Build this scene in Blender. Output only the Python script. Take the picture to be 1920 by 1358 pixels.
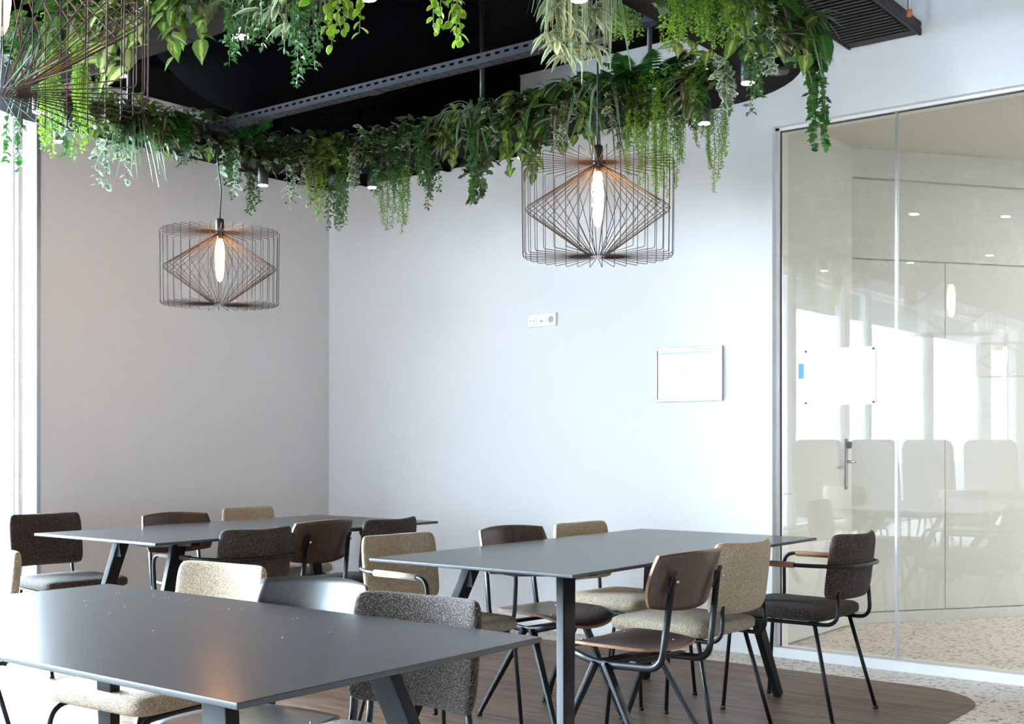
import bpy, math, random
from mathutils import Vector, Matrix
random.seed(11)
PI = math.pi
for o in list(bpy.data.objects):
    bpy.data.objects.remove(o)
scene = bpy.context.scene
COL = scene.collection

# ------------------------------------------------------------------ camera
cam_d = bpy.data.cameras.new('camera')
cam = bpy.data.objects.new('camera', cam_d)
COL.objects.link(cam)
cam.location = (0, 0, 1.17)
cam.rotation_euler = (PI / 2, 0, math.radians(37.662))
cam_d.sensor_width = 36
cam_d.lens = 36 * 2256.1 / 1920
cam_d.shift_y = (828.9 - 679) / 1920
cam_d.clip_start = 0.05
scene.camera = cam
scene.view_settings.view_transform = 'Standard'
scene.view_settings.look = 'None'
scene.view_settings.gamma = 1
scene.view_settings.use_curve_mapping = False
scene.view_settings.exposure = 0.7

# ------------------------------------------------------------------ daylight
world = bpy.data.worlds.new('overcast_sky')
scene.world = world
world.use_nodes = True
bg = world.node_tree.nodes['Background']
bg.inputs[0].default_value = (0.67, 0.835, 1.0, 1)
bg.inputs[1].default_value = 114.0

XL, YW = -6.34, 6.056          # window-side wall plane, long wall plane
YG = 6.116                     # glass partition plane
ZC = 3.49                      # ceiling
X1, Y0 = 7.0, -12.0            # far sides of the room (behind the camera)


def portal(loc, rot, sx, sy):
    l = bpy.data.lights.new('sky_portal', 'AREA')
    l.shape = 'RECTANGLE'; l.size = sx; l.size_y = sy
    l.cycles.is_portal = True
    o = bpy.data.objects.new('sky_portal', l)
    o.location = loc; o.rotation_euler = rot
    COL.objects.link(o)
portal((XL - 0.12, (3.72 + Y0) / 2, 1.68), (0, -PI / 2, 0), 3.2, 3.72 - Y0)
portal((-1.4, Y0 - 0.12, 1.68), (PI / 2, 0, PI), 0.66, 3.2)

# ------------------------------------------------------------------ helpers
def srgb(r, g=None, b=None):
    if g is None: g = b = r
    f = lambda c: ((c / 255) / 12.92) if c / 255 <= 0.04045 else (((c / 255) + 0.055) / 1.055) ** 2.4
    return (f(r), f(g), f(b), 1)

def new_mat(name):
    m = bpy.data.materials.new(name); m.use_nodes = True
    nt = m.node_tree
    return m, nt, nt.nodes, nt.links, nt.nodes['Principled BSDF']

def mat(name, col, rough=0.6, metal=0.0, spec=0.5, emit=None, es=0, bump=0, bscale=200, var=0, vscale=8):
    m, nt, N, L, P = new_mat(name)
    P.inputs['Base Color'].default_value = col
    P.inputs['Roughness'].default_value = rough
    P.inputs['Metallic'].default_value = metal
    P.inputs['Specular IOR Level'].default_value = spec
    if emit:
        P.inputs['Emission Color'].default_value = emit
        P.inputs['Emission Strength'].default_value = es
    if bump or var:
        tc = N.new('ShaderNodeTexCoord')
    if bump:
        n = N.new('ShaderNodeTexNoise'); n.inputs['Scale'].default_value = bscale
        b = N.new('ShaderNodeBump'); b.inputs['Strength'].default_value = bump; b.inputs['Distance'].default_value = 0.002
        L.new(tc.outputs['Object'], n.inputs['Vector']); L.new(n.outputs['Fac'], b.inputs['Height']); L.new(b.outputs['Normal'], P.inputs['Normal'])
    if var:
        n2 = N.new('ShaderNodeTexNoise'); n2.inputs['Scale'].default_value = vscale; n2.inputs['Detail'].default_value = 4
        r = N.new('ShaderNodeMix'); r.data_type = 'RGBA'
        r.inputs[6].default_value = tuple(c * (1 - var) for c in col[:3]) + (1,)
        r.inputs[7].default_value = tuple(min(1, c * (1 + var)) for c in col[:3]) + (1,)
        L.new(tc.outputs['Object'], n2.inputs['Vector']); L.new(n2.outputs['Fac'], r.inputs[0]); L.new(r.outputs[2], P.inputs['Base Color'])
    return m

def ramp(N, stops):
    r = N.new('ShaderNodeValToRGB')
    while len(r.color_ramp.elements) < len(stops): r.color_ramp.elements.new(0.5)
    for e, (p, c) in zip(r.color_ramp.elements, stops):
        e.position = p; e.color = c
    return r

def fabric(name, a, b, c):
    """woven tweed: three yarn tones, coarse weave relief"""
    m, nt, N, L, P = new_mat(name)
    tc = N.new('ShaderNodeTexCoord')
    mp = N.new('ShaderNodeMapping'); mp.inputs['Scale'].default_value = (1, 1, 1.7)
    n = N.new('ShaderNodeTexNoise'); n.inputs['Scale'].default_value = 230; n.inputs['Detail'].default_value = 2
    v = N.new('ShaderNodeTexVoronoi'); v.inputs['Scale'].default_value = 240
    r = ramp(N, [(0.3, a), (0.5, b), (0.68, c)])
    bu = N.new('ShaderNodeBump'); bu.inputs['Strength'].default_value = 0.7; bu.inputs['Distance'].default_value = 0.003
    L.new(tc.outputs['Object'], mp.inputs['Vector']); L.new(mp.outputs[0], n.inputs['Vector']); L.new(mp.outputs[0], v.inputs['Vector'])
    L.new(n.outputs['Fac'], r.inputs['Fac']); L.new(r.outputs['Color'], P.inputs['Base Color'])
    L.new(v.outputs['Distance'], bu.inputs['Height']); L.new(bu.outputs['Normal'], P.inputs['Normal'])
    P.inputs['Roughness'].default_value = 0.95
    P.inputs['Specular IOR Level'].default_value = 0.15
    P.inputs['Sheen Weight'].default_value = 0.08
    P.inputs['Sheen Roughness'].default_value = 0.5
    return m

def wood(name, a, b, scale=(3, 30, 30), rough=0.4, spec=0.5):
    m, nt, N, L, P = new_mat(name)
    tc = N.new('ShaderNodeTexCoord'); mp = N.new('ShaderNodeMapping'); mp.inputs['Scale'].default_value = scale
    n = N.new('ShaderNodeTexNoise'); n.inputs['Scale'].default_value = 3; n.inputs['Detail'].default_value = 6; n.inputs['Distortion'].default_value = 0.4
    r = ramp(N, [(0.3, a), (0.7, b)])
    L.new(tc.outputs['Object'], mp.inputs['Vector']); L.new(mp.outputs[0], n.inputs['Vector']); L.new(n.outputs['Fac'], r.inputs['Fac']); L.new(r.outputs['Color'], P.inputs['Base Color'])
    P.inputs['Roughness'].default_value = rough; P.inputs['Specular IOR Level'].default_value = spec
    return m

def floor_wood_mat():
    """narrow oak-strip flooring laid in square fields, strips along X"""
    m, nt, N, L, P = new_mat('strip_wood_floor')
    tc = N.new('ShaderNodeTexCoord')
    mp = N.new('ShaderNodeMapping'); mp.inputs['Scale'].default_value = (1, 1, 1)
    L.new(tc.outputs['Object'], mp.inputs['Vector'])
    br = N.new('ShaderNodeTexBrick'); br.offset = 0.37; br.inputs['Scale'].default_value = 1
    br.inputs['Brick Width'].default_value = 0.42; br.inputs['Row Height'].default_value = 0.028
    br.inputs['Mortar Size'].default_value = 0.0012; br.inputs['Bias'].default_value = 0.0
    br.inputs['Color1'].default_value = srgb(92, 72, 58); br.inputs['Color2'].default_value = srgb(128, 103, 85); br.inputs['Mortar'].default_value = srgb(52, 40, 34)
    L.new(mp.outputs[0], br.inputs['Vector'])
    n = N.new('ShaderNodeTexNoise'); n.inputs['Scale'].default_value = 1; n.inputs['Detail'].default_value = 5
    mp2 = N.new('ShaderNodeMapping'); mp2.inputs['Scale'].default_value = (5, 60, 1)
    L.new(tc.outputs['Object'], mp2.inputs['Vector']); L.new(mp2.outputs[0], n.inputs['Vector'])
    mix = N.new('ShaderNodeMix'); mix.data_type = 'RGBA'; mix.blend_type = 'MULTIPLY'; mix.inputs[0].default_value = 0.6
    r = ramp(N, [(0.32, (0.45, 0.45, 0.45, 1)), (0.68, (1.3, 1.3, 1.3, 1))])
    L.new(n.outputs['Fac'], r.inputs['Fac']); L.new(br.outputs['Color'], mix.inputs[6]); L.new(r.outputs['Color'], mix.inputs[7])
    L.new(mix.outputs[2], P.inputs['Base Color'])
    P.inputs['Roughness'].default_value = 0.45; P.inputs['Specular IOR Level'].default_value = 0.3
    return m

def terrazzo_mat():
    m, nt, N, L, P = new_mat('terrazzo')
    tc = N.new('ShaderNodeTexCoord')
    v = N.new('ShaderNodeTexVoronoi'); v.inputs['Scale'].default_value = 55
    n = N.new('ShaderNodeTexNoise'); n.inputs['Scale'].default_value = 70; n.inputs['Detail'].default_value = 3
    L.new(tc.outputs['Object'], v.inputs['Vector']); L.new(tc.outputs['Object'], n.inputs['Vector'])
    sep = N.new('ShaderNodeSeparateColor'); L.new(v.outputs['Color'], sep.inputs[0])
    r = ramp(N, [(0.0, srgb(126, 110, 98)), (0.07, srgb(168, 150, 136)), (0.16, srgb(220, 210, 200)), (1, srgb(234, 227, 219))])
    r.color_ramp.interpolation = 'CONSTANT'
    L.new(sep.outputs[0], r.inputs['Fac'])
    r2 = ramp(N, [(0.34, srgb(118, 104, 94)), (0.40, (1, 1, 1, 1))])
    L.new(n.outputs['Fac'], r2.inputs['Fac'])
    mix = N.new('ShaderNodeMix'); mix.data_type = 'RGBA'; mix.blend_type = 'MULTIPLY'; mix.inputs[0].default_value = 0.75
    L.new(r.outputs['Color'], mix.inputs[6]); L.new(r2.outputs['Color'], mix.inputs[7]); L.new(mix.outputs[2], P.inputs['Base Color'])
    P.inputs['Roughness'].default_value = 0.32
    return m

def glass_mat(name, tint, f0, boost=1.0):
    """clear pane: transparent sheet with mirror reflection rising at grazing angles"""
    m, nt, N, L, P = new_mat(name)
    N.remove(P)
    out = N['Material Output']
    t = N.new('ShaderNodeBsdfTransparent'); t.inputs[0].default_value = tint
    g = N.new('ShaderNodeBsdfGlossy'); g.inputs['Roughness'].default_value = 0.0; g.inputs['Color'].default_value = (1, 1, 1, 1)
    lw = N.new('ShaderNodeLayerWeight'); lw.inputs['Blend'].default_value = 0.35
    mr = N.new('ShaderNodeMapRange'); mr.inputs['To Min'].default_value = f0; mr.inputs['To Max'].default_value = boost
    L.new(lw.outputs['Fresnel'], mr.inputs['Value'])
    mx = N.new('ShaderNodeMixShader')
    L.new(mr.outputs[0], mx.inputs[0]); L.new(t.outputs[0], mx.inputs[1]); L.new(g.outputs[0], mx.inputs[2])
    L.new(mx.outputs[0], out.inputs['Surface'])
    return m

def leaf_mat(name, a, b, amount=0.0, mode='edge', rough=0.42, trans=0.3):
    """leaf: green a, variegation b towards the margin / the midrib / in patches, light passes through"""
    m, nt, N, L, P = new_mat(name)
    tc = N.new('ShaderNodeTexCoord'); uv = N.new('ShaderNodeUVMap')
    oi = N.new('ShaderNodeObjectInfo'); ge = N.new('ShaderNodeNewGeometry')
    n = N.new('ShaderNodeTexNoise'); n.inputs['Scale'].default_value = 38; n.inputs['Detail'].default_value = 2
    L.new(tc.outputs['Object'], n.inputs['Vector'])
    sx = N.new('ShaderNodeSeparateXYZ'); L.new(uv.outputs['UV'], sx.inputs[0])
    ab = N.new('ShaderNodeMath'); ab.operation = 'ABSOLUTE'; L.new(sx.outputs['X'], ab.inputs[0])
    if mode == 'rib':
        iv = N.new('ShaderNodeMath'); iv.operation = 'SUBTRACT'; iv.inputs[0].default_value = 1; L.new(ab.outputs[0], iv.inputs[1]); src = iv
    else: src = ab
    ad = N.new('ShaderNodeMath'); ad.operation = 'MULTIPLY_ADD'; ad.inputs[1].default_value = 0.9; 
    L.new(n.outputs['Fac'], ad.inputs[0]); L.new(src.outputs[0], ad.inputs[2])
    r = ramp(N, [(0.0, a), (1.0, b)])
    mr = N.new('ShaderNodeMapRange'); mr.inputs['From Min'].default_value = 1.45 - amount; mr.inputs['From Max'].default_value = 1.6 - amount
    L.new(ad.outputs[0], mr.inputs['Value']); L.new(mr.outputs[0], r.inputs['Fac'])
    # leaf-to-leaf tone
    hs = N.new('ShaderNodeHueSaturation')
    rn = N.new('ShaderNodeMapRange'); rn.inputs['To Min'].default_value = 0.62; rn.inputs['To Max'].default_value = 1.35
    mxr = N.new('ShaderNodeMath'); mxr.operation = 'FRACT'
    sm = N.new('ShaderNodeMath'); sm.operation = 'ADD'; L.new(oi.outputs['Random'], sm.inputs[0]); L.new(ge.outputs['Random Per Island'], sm.inputs[1])
    L.new(sm.outputs[0], mxr.inputs[0]); L.new(mxr.outputs[0], rn.inputs['Value']); L.new(rn.outputs[0], hs.inputs['Value'])
    L.new(r.outputs['Color'], hs.inputs['Color']); L.new(hs.outputs['Color'], P.inputs['Base Color'])
    P.inputs['Roughness'].default_value = rough; P.inputs['Specular IOR Level'].default_value = 0.45
    tr = N.new('ShaderNodeBsdfTranslucent'); L.new(hs.outputs['Color'], tr.inputs['Color'])
    mx = N.new('ShaderNodeMixShader'); mx.inputs[0].default_value = trans
    L.new(P.outputs[0], mx.inputs[1]); L.new(tr.outputs[0], mx.inputs[2]); L.new(mx.outputs[0], N['Material Output'].inputs['Surface'])
    return m

class MB:
    """collects geometry; build() links it as one mesh object"""
    def __init__(s): s.v = []; s.f = []; s.uv = None
    def add(s, vs, fs):
        o = len(s.v); s.v += [tuple(p) for p in vs]; s.f += [tuple(i + o for i in q) for q in fs]; return s
    def box(s, x0, x1, y0, y1, z0, z1):
        return s.add([(x0,y0,z0),(x1,y0,z0),(x1,y1,z0),(x0,y1,z0),(x0,y0,z1),(x1,y0,z1),(x1,y1,z1),(x0,y1,z1)],
              [(0,3,2,1),(4,5,6,7),(0,1,5,4),(1,2,6,5),(2,3,7,6),(3,0,4,7)])
    def bar(s, p, q, w0, t0, w1=None, t1=None, up=(0,0,1)):
        """straight tapered bar from p to q, rectangular section"""
        w1 = w0 if w1 is None else w1; t1 = t0 if t1 is None else t1
        p = Vector(p); q = Vector(q); d = (q - p).normalized(); a = d.cross(Vector(up))
        if a.length < 1e-4: a = d.cross(Vector((1,0,0)))
        a.normalize(); b = a.cross(d)
        vs = [p - a*w0/2 - b*t0/2, p + a*w0/2 - b*t0/2, p + a*w0/2 + b*t0/2, p - a*w0/2 + b*t0/2,
              q - a*w1/2 - b*t1/2, q + a*w1/2 - b*t1/2, q + a*w1/2 + b*t1/2, q - a*w1/2 + b*t1/2]
        return s.add(vs, [(0,3,2,1),(4,5,6,7),(0,1,5,4),(1,2,6,5),(2,3,7,6),(3,0,4,7)])
    def tube(s, pts, r, n=8, closed=False, sx=1.0):
        P = [Vector(p) for p in pts]; m = len(P); rings = []
        rr = r if isinstance(r, (list, tuple)) else [r] * m
        prev = None
        for i in range(m):
            if closed: d = P[(i+1) % m] - P[i-1]
            else: d = P[min(i+1, m-1)] - P[max(i-1, 0)]
            d.normalize()
            if prev is None:
                a = d.cross(Vector((0,0,1)))
                if a.length < 1e-3: a = d.cross(Vector((1,0,0)))
            else:
                a = prev - d * prev.dot(d)
            a.normalize(); prev = a; b = d.cross(a)
            rings.append([P[i] + (a * math.cos(2*PI*k/n) * sx + b * math.sin(2*PI*k/n)) * rr[i] for k in range(n)])
        vs = [p for R in rings for p in R]; fs = []
        for i in range(m if closed else m - 1):
            for k in range(n):
                j = (i + 1) % m
                fs.append((i*n+k, i*n+(k+1) % n, j*n+(k+1) % n, j*n+k))
        if not closed:
            fs.append(tuple(range(n-1, -1, -1))); fs.append(tuple((m-1)*n + k for k in range(n)))
        return s.add(vs, fs)
    def lathe(s, prof, n=24, c=(0,0,0)):
        vs = []; fs = []; m = len(prof)
        for (r, z) in prof:
            for k in range(n): vs.append((c[0] + r*math.cos(2*PI*k/n), c[1] + r*math.sin(2*PI*k/n), c[2] + z))
        for i in range(m-1):
            for k in range(n): fs.append((i*n+k, i*n+(k+1) % n, (i+1)*n+(k+1) % n, (i+1)*n+k))
        fs.append(tuple(range(n-1, -1, -1))); fs.append(tuple((m-1)*n + k for k in range(n)))
        return s.add(vs, fs)
    def prism(s, poly, z0, z1):
        n = len(poly)
        vs = [(x, y, z0) for x, y in poly] + [(x, y, z1) for x, y in poly]
        fs = [tuple(range(n-1, -1, -1)), tuple(range(n, 2*n))] + [(i, (i+1) % n, n+(i+1) % n, n+i) for i in range(n)]
        return s.add(vs, fs)
    def mesh(s, name, m, smooth=False):
        me = bpy.data.meshes.new(name); me.from_pydata(s.v, [], s.f); me.update()
        if s.uv:
            ul = me.uv_layers.new(name='UVMap')
            for lp in me.loops: ul.data[lp.index].uv = s.uv[lp.vertex_index]
        if smooth:
            for p in me.polygons: p.use_smooth = True
        if m: me.materials.append(m)
        return me
    def build(s, name, m, parent=None, smooth=False, bevel=0, bseg=2, loc=None):
        o = bpy.data.objects.new(name, s.mesh(name, m, smooth)); COL.objects.link(o)
        if parent: o.parent = parent
        if loc: o.location = loc
        if bevel:
            b = o.modifiers.new('bevel', 'BEVEL'); b.width = bevel; b.segments = bseg; b.limit_method = 'ANGLE'; b.angle_limit = math.radians(35)
            for p in o.data.polygons: p.use_smooth = True
            w = o.modifiers.new('wn', 'WEIGHTED_NORMAL'); w.keep_sharp = False
        return o

def tag(o, label=None, cat=None, group=None, kind=None):
    if label: o['label'] = label
    if cat: o['category'] = cat
    if group: o['group'] = group
    if kind: o['kind'] = kind
    return o

def thing(name, label, cat, loc=(0,0,0), rz=0, group=None):
    o = bpy.data.objects.new(name, None); COL.objects.link(o)
    o.location = loc; o.rotation_euler = (0, 0, rz); o.empty_display_size = 0.1
    return tag(o, label, cat, group)

def struct(o): o['kind'] = 'structure'; return o

def sobj(name, mesh, parent, mw=None, loc=None, rz=0):
    o = bpy.data.objects.new(name, mesh); COL.objects.link(o)
    if parent: o.parent = parent
    if mw is not None: o.matrix_local = mw
    if loc: o.location = loc
    if rz: o.rotation_euler = (0, 0, rz)
    return o

KIDS = {}
def copy_tree(o, parent=None):
    c = o.copy(); COL.objects.link(c)
    if parent: c.parent = parent
    for ch in o.children: copy_tree(ch, c)
    return c

def fillet(pts, rad, n=5):
    """round the corners of a polyline"""
    P = [Vector(p) for p in pts]; out = [P[0]]
    for i in range(1, len(P)-1):
        a, b, c = P[i-1], P[i], P[i+1]
        r = min(rad, (a-b).length*0.49, (c-b).length*0.49)
        p0 = b + (a-b).normalized()*r; p1 = b + (c-b).normalized()*r
        for k in range(n+1):
            t = k/n; out.append(p0*(1-t)**2 + b*2*t*(1-t) + p1*t*t)
    return out + [P[-1]]

# ------------------------------------------------------------------ materials
M = {}
M['wall'] = mat('white_wall_paint', srgb(232, 232, 232), 0.75, spec=0.3, bump=0.05, bscale=300)
M['black'] = mat('black_ceiling_paint', srgb(10, 10, 11), 0.95, spec=0.05)
M['duct'] = mat('black_duct_paint', srgb(5, 6, 8), 0.9, spec=0.02)
M['frame'] = mat('white_frame_lacquer', srgb(238, 238, 238), 0.4)
M['alu'] = mat('brushed_aluminium', srgb(196, 200, 205), 0.35, metal=0.8)
M['seal'] = mat('dark_seal', srgb(60, 62, 64), 0.6)
M['terrazzo'] = terrazzo_mat()
M['woodfloor'] = floor_wood_mat()
M['glass'] = glass_mat('partition_glass', (0.945, 0.97, 0.965, 1), 0.02, 1.0)
M['pane'] = glass_mat('window_glass', (0.98, 0.99, 0.985, 1), 0.02, 0.9)
M['beige'] = mat('beige_wall_laminate', srgb(212, 212, 209), 0.5, spec=0.3)
M['greige'] = mat('inner_ceiling_paint', srgb(206, 204, 194), 0.7)
def laminate_mat():
    # matte laminate: dark body, soft sheen that stays below a polished surface's
    m, nt, N, L, P = new_mat('charcoal_laminate_top')
    P.inputs['Base Color'].default_value = srgb(46, 46, 48); P.inputs['Roughness'].default_value = 0.9; P.inputs['Specular IOR Level'].default_value = 0.0
    g = N.new('ShaderNodeBsdfGlossy'); g.inputs['Roughness'].default_value = 0.19
    fr = N.new('ShaderNodeFresnel'); fr.inputs['IOR'].default_value = 1.48
    ml = N.new('ShaderNodeMath'); ml.operation = 'MULTIPLY'; ml.inputs[1].default_value = 0.78
    mx = N.new('ShaderNodeMixShader'); L.new(fr.outputs[0], ml.inputs[0]); L.new(ml.outputs[0], mx.inputs[0]); L.new(P.outputs[0], mx.inputs[1]); L.new(g.outputs[0], mx.inputs[2])
    L.new(mx.outputs[0], N['Material Output'].inputs['Surface'])
    return m
M['top'] = laminate_mat()
M['edge'] = mat('black_laminate_edge', srgb(44, 46, 50), 0.4)
M['tleg'] = mat('table_leg_steel', srgb(22, 23, 25), 0.6, spec=0.2)
M['steel'] = mat('black_chair_steel', srgb(20, 22, 26), 0.4, spec=0.3)
M['rubber'] = mat('black_rubber', srgb(18, 18, 18), 0.7)
M['oat'] = fabric('oatmeal_tweed', srgb(117, 100, 82), srgb(162, 145, 123), srgb(197, 183, 163))
M['dark'] = fabric('dark_tweed', srgb(18, 16, 15), srgb(52, 45, 41), srgb(106, 95, 86))
M['ply'] = wood('walnut_plywood', srgb(48, 34, 28), srgb(78, 57, 47), (30, 30, 3), 0.38)
M['ply_edge'] = wood('plywood_edge', srgb(120, 80, 52), srgb(160, 112, 76), (30, 30, 3), 0.5)
M['ply_dark'] = wood('ebonised_plywood', srgb(30, 28, 28), srgb(48, 44, 42), (30, 30, 3), 0.33)
M['leather'] = mat('tan_leather_wrap', srgb(140, 104, 76), 0.6, bump=0.3, bscale=150)
M['leather_pale'] = mat('pale_leather_wrap', srgb(214, 206, 198), 0.6, bump=0.3, bscale=150)
M['leather_black'] = mat('dark_leather_wrap', srgb(70, 58, 48), 0.6, bump=0.3, bscale=150)
M['bolt'] = mat('steel_bolt', srgb(210, 210, 210), 0.25, metal=1.0)
M['wire'] = mat('lamp_wire', srgb(58, 48, 43), 0.6, spec=0.12)
M['cable'] = mat('black_cable', srgb(30, 30, 34), 0.5)
M['bulb'] = mat('warm_bulb', srgb(255, 190, 110), 0.3, emit=(1.0, 0.47, 0.15, 1), es=72)
M['brass'] = mat('bulb_brass', srgb(190, 130, 60), 0.3, metal=1.0)
M['lens'] = mat('spot_lens', srgb(255, 230, 190), 0.3, emit=(1.0, 0.78, 0.52, 1), es=20)
M['spot'] = mat('black_spot_housing', srgb(26, 26, 28), 0.4)
M['ring'] = mat('black_ring_panel', srgb(16, 15, 17), 0.75, spec=0.1, var=0.25, vscale=6)
M['rail'] = mat('galvanised_rail', srgb(44, 46, 52), 0.65, spec=0.15)
M['tray'] = mat('black_cable_tray', srgb(26, 26, 26), 0.5)
M['speaker'] = mat('speaker_grille', srgb(62, 66, 72), 0.6, bump=0.5, bscale=900)
M['paper'] = mat('white_paper', srgb(248, 248, 248), 0.7)
M['ink'] = mat('pale_grey_ink', srgb(232, 235, 239), 0.7)
M['blueink'] = mat('pale_blue_print', srgb(206, 224, 242), 0.7)
M['blue'] = mat('blue_card', srgb(84, 150, 206), 0.6)
M['plastic'] = mat('white_plastic', srgb(240, 240, 240), 0.35)
M['hole'] = mat('socket_shadow', srgb(170, 174, 178), 0.6)
M['silver'] = mat('silver_frame', srgb(176, 180, 186), 0.35, metal=0.5)
M['handle'] = mat('satin_steel', srgb(150, 150, 146), 0.3, metal=1.0)
M['copper'] = mat('copper_sheet', srgb(150, 84, 56), 0.45, metal=0.6, var=0.2, vscale=5)
M['lounge'] = mat('beige_felt', srgb(84, 80, 74), 0.95, spec=0.1)
M['darkwall'] = mat('grey_wall_panelling', srgb(196, 196, 198), 0.6)

# ================================================================== THE ROOM
# ---- floor: terrazzo bays with joints, wooden inlay with a rounded corner
fl = struct(MB().box(XL - 0.3, X1, Y0, 13.0, -0.12, -0.012).build('floor', M['seal']))
jx = [XL - 0.3, -4.63, -1.63, 1.37, X1]; jy = [Y0, -9.0, -6.0, -3.0, 0.0, 3.0, 6.3, 9.6, 13.0]
for a, b in zip(jx, jx[1:]):
    for c, d in zip(jy, jy[1:]):
        MB().box(a + 0.0015, b - 0.0015, c + 0.0015, d - 0.0015, -0.012, 0).build('slab', M['terrazzo'], fl)
R = 0.36; wx1, wy1, wx0, wy0 = -1.62, 5.745, -6.1, -1.2
poly = [(wx0, wy0), (wx1, wy0)]
for k in range(13):
    a = PI / 2 * k / 12; poly.append((wx1 - R + R * math.cos(a), wy1 - R + R * math.sin(a)))
poly.append((wx0, wy1))
struct(MB().prism(poly, -0.004, 0.003).build('floor_wood', M['woodfloor']))
ZF = 0.003

struct(MB().box(XL - 0.3, X1 + 0.2, Y0 - 0.2, YW + 0.2, ZC, ZC + 0.12).build('ceiling', M['black']))

# ---- long white wall with the opening for the glass partition
OX0, OX1, OZ = -2.883, 1.7, 2.885
w = MB()
w.box(XL - 0.3, OX0, YW, YW + 0.2, 0, ZC + 0.1)
w.box(OX0, OX1, YW, YW + 0.2, OZ, ZC + 0.1)
w.box(OX1, X1 + 0.2, YW, YW + 0.2, 0, ZC + 0.1)
wall_back = struct(w.build('wall_back', M['wall']))
struct(MB().box(XL - 0.30, XL, 3.79, YW, 0, ZC + 0.1).build('wall_left', M['wall']))
struct(MB().box(XL - 0.012, XL + 0.003, 3.775, 3.80, 0, ZC).build('trim_1', M['alu']))
struct(MB().box(X1, X1 + 0.2, Y0, YW, 0, ZC + 0.1).build('wall_right', M['darkwall']))
rw = MB(); rw.box(XL - 0.3, -1.73, Y0 - 0.2, Y0, 0, ZC + 0.1); rw.box(-1.07, X1 + 0.2, Y0 - 0.2, Y0, 0, ZC + 0.1)
rw.box(-1.73, -1.07, Y0 - 0.2, Y0, 3.3, ZC + 0.1); rw.box(-1.73, -1.07, Y0 - 0.2, Y0, 0, 0.07)
struct(rw.build('wall_rear', M['darkwall']))
struct(MB().box(-1.73, -1.07, Y0 - 0.11, Y0 - 0.09, 0.07, 3.3).build('window_20', M['pane']))  # unseen window slot, added to send frontal daylight onto the long wall

# ---- window front: white posts, panes, header
posts = [3.72, 2.0, 0.1, -1.84, -3.55, -4.40, -6.95, -9.9, -11.9]
hd = struct(MB().box(XL - 0.30, XL, Y0, 3.79, 3.30, ZC + 0.1).build('trim_2', M['frame']))
struct(MB().box(XL - 0.20, XL, Y0, 3.79, 0, 0.07).build('trim_3', M['frame']))
wid = [0.03, 0.09, 0.12, 0.16, 0.20, 0.12, 0.30, 0.60, 0.2]
for i, (y, wd) in enumerate(zip(posts, wid)):
    struct(MB().box(XL - 0.17, XL - 0.07, y - wd / 2, y + wd / 2, 0.07, 3.30).build('trim_%d' % (4 + i), M['frame'], bevel=0.004))
for i in range(len(posts)):
    ya = (3.79 if i == 0 else posts[i - 1] - wid[i - 1] / 2); yb = posts[i] + wid[i] / 2
    wn = struct(MB().box(XL - 0.145, XL - 0.125, yb, ya, 0.07, 3.30).build('window_%d' % (i + 1), M['pane']))
    if ya - yb > 0.5:
        f = MB()
        for (a, b) in ((yb, yb + 0.012), (ya - 0.012, ya)): f.box(XL - 0.16, XL - 0.11, a, b, 0.07, 3.30)
        f.box(XL - 0.16, XL - 0.11, yb, ya, 0.07, 0.12); f.box(XL - 0.16, XL - 0.11, yb, ya, 3.25, 3.30)
        f.build('window_frame', M['frame'], wn)

# ---- glass partition with slim frame
gp = tag(thing('glass_partition', 'floor-to-ceiling frameless glass partition with slim white frame beside the white wall', 'partition'), kind='structure')
edges = [-2.858, -2.219, -0.9, 0.4, 1.69]
for i, (a, b) in enumerate(zip(edges, edges[1:])):
    MB().box(a + 0.004, b - 0.004, YG, YG + 0.012, 0.054, 2.867).build('pane', M['glass'], gp)
for x in edges[1:-1]:
    MB().box(x - 0.006, x + 0.006, YG - 0.006, YG + 0.018, 0.054, 2.867).build('joint_strip', M['alu'], gp)
f = MB(); f.box(OX0, OX1, YW + 0.002, YG + 0.05, 0, 0.052); f.build('sill', M['frame'], gp)
f = MB(); f.box(OX0, -2.862, YG - 0.02, YG + 0.04, 0.052, OZ); f.build('jamb', M['frame'], gp)
f = MB(); f.box(OX0, OX1, YG - 0.02, YG + 0.04, 2.870, OZ); f.build('head_frame', M['frame'], gp)
f = MB(); f.box(-2.862, -2.857, YG - 0.004, YG + 0.016, 0.052, 2.870); f.box(-2.862, OX1, YG - 0.004, YG + 0.016, 2.866, 2.870); f.build('seal', M['seal'], gp)

# ---- room behind the glass
struct(MB().box(-3.15, -2.99, 6.26, 7.62, 0, 3.1).build('wall_inner_side', M['beige']))
P0 = Vector((-3.006, 7.44, 0)); D = Vector((0.594, 0.805, 0)).normalized(); Nn = Vector((D.y, -D.x, 0))
dw = MB()
q0, q1 = P0, P0 + D * 5.6
dw.prism([(q0.x, q0.y), (q1.x, q1.y), (q1.x - Nn.x * 0.15, q1.y - Nn.y * 0.15), (q0.x - Nn.x * 0.15, q0.y - Nn.y * 0.15)], 0, 3.1)
wid_ = struct(dw.build('wall_inner_diagonal', M['beige']))
def dpanel(s0, s1, z0, z1, name):
    a = P0 + D * s0; b = P0 + D * s1; t = 0.014
    MB().prism([(a.x + Nn.x * t, a.y + Nn.y * t), (b.x + Nn.x * t, b.y + Nn.y * t), (b.x, b.y), (a.x, a.y)], z0, z1).build(name, M['beige'], wid_, bevel=0.0015, bseg=1)
ss = [-0.002, 0.703, 1.405, 2.11, 2.81, 3.51, 4.21]
for a, b in zip(ss, ss[1:]):
    dpanel(a + 0.002, b - 0.002, 0.075, 2.342, 'wall_panel')
dpanel(0.0, 5.5, 0.0, 0.068, 'skirting')
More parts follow.
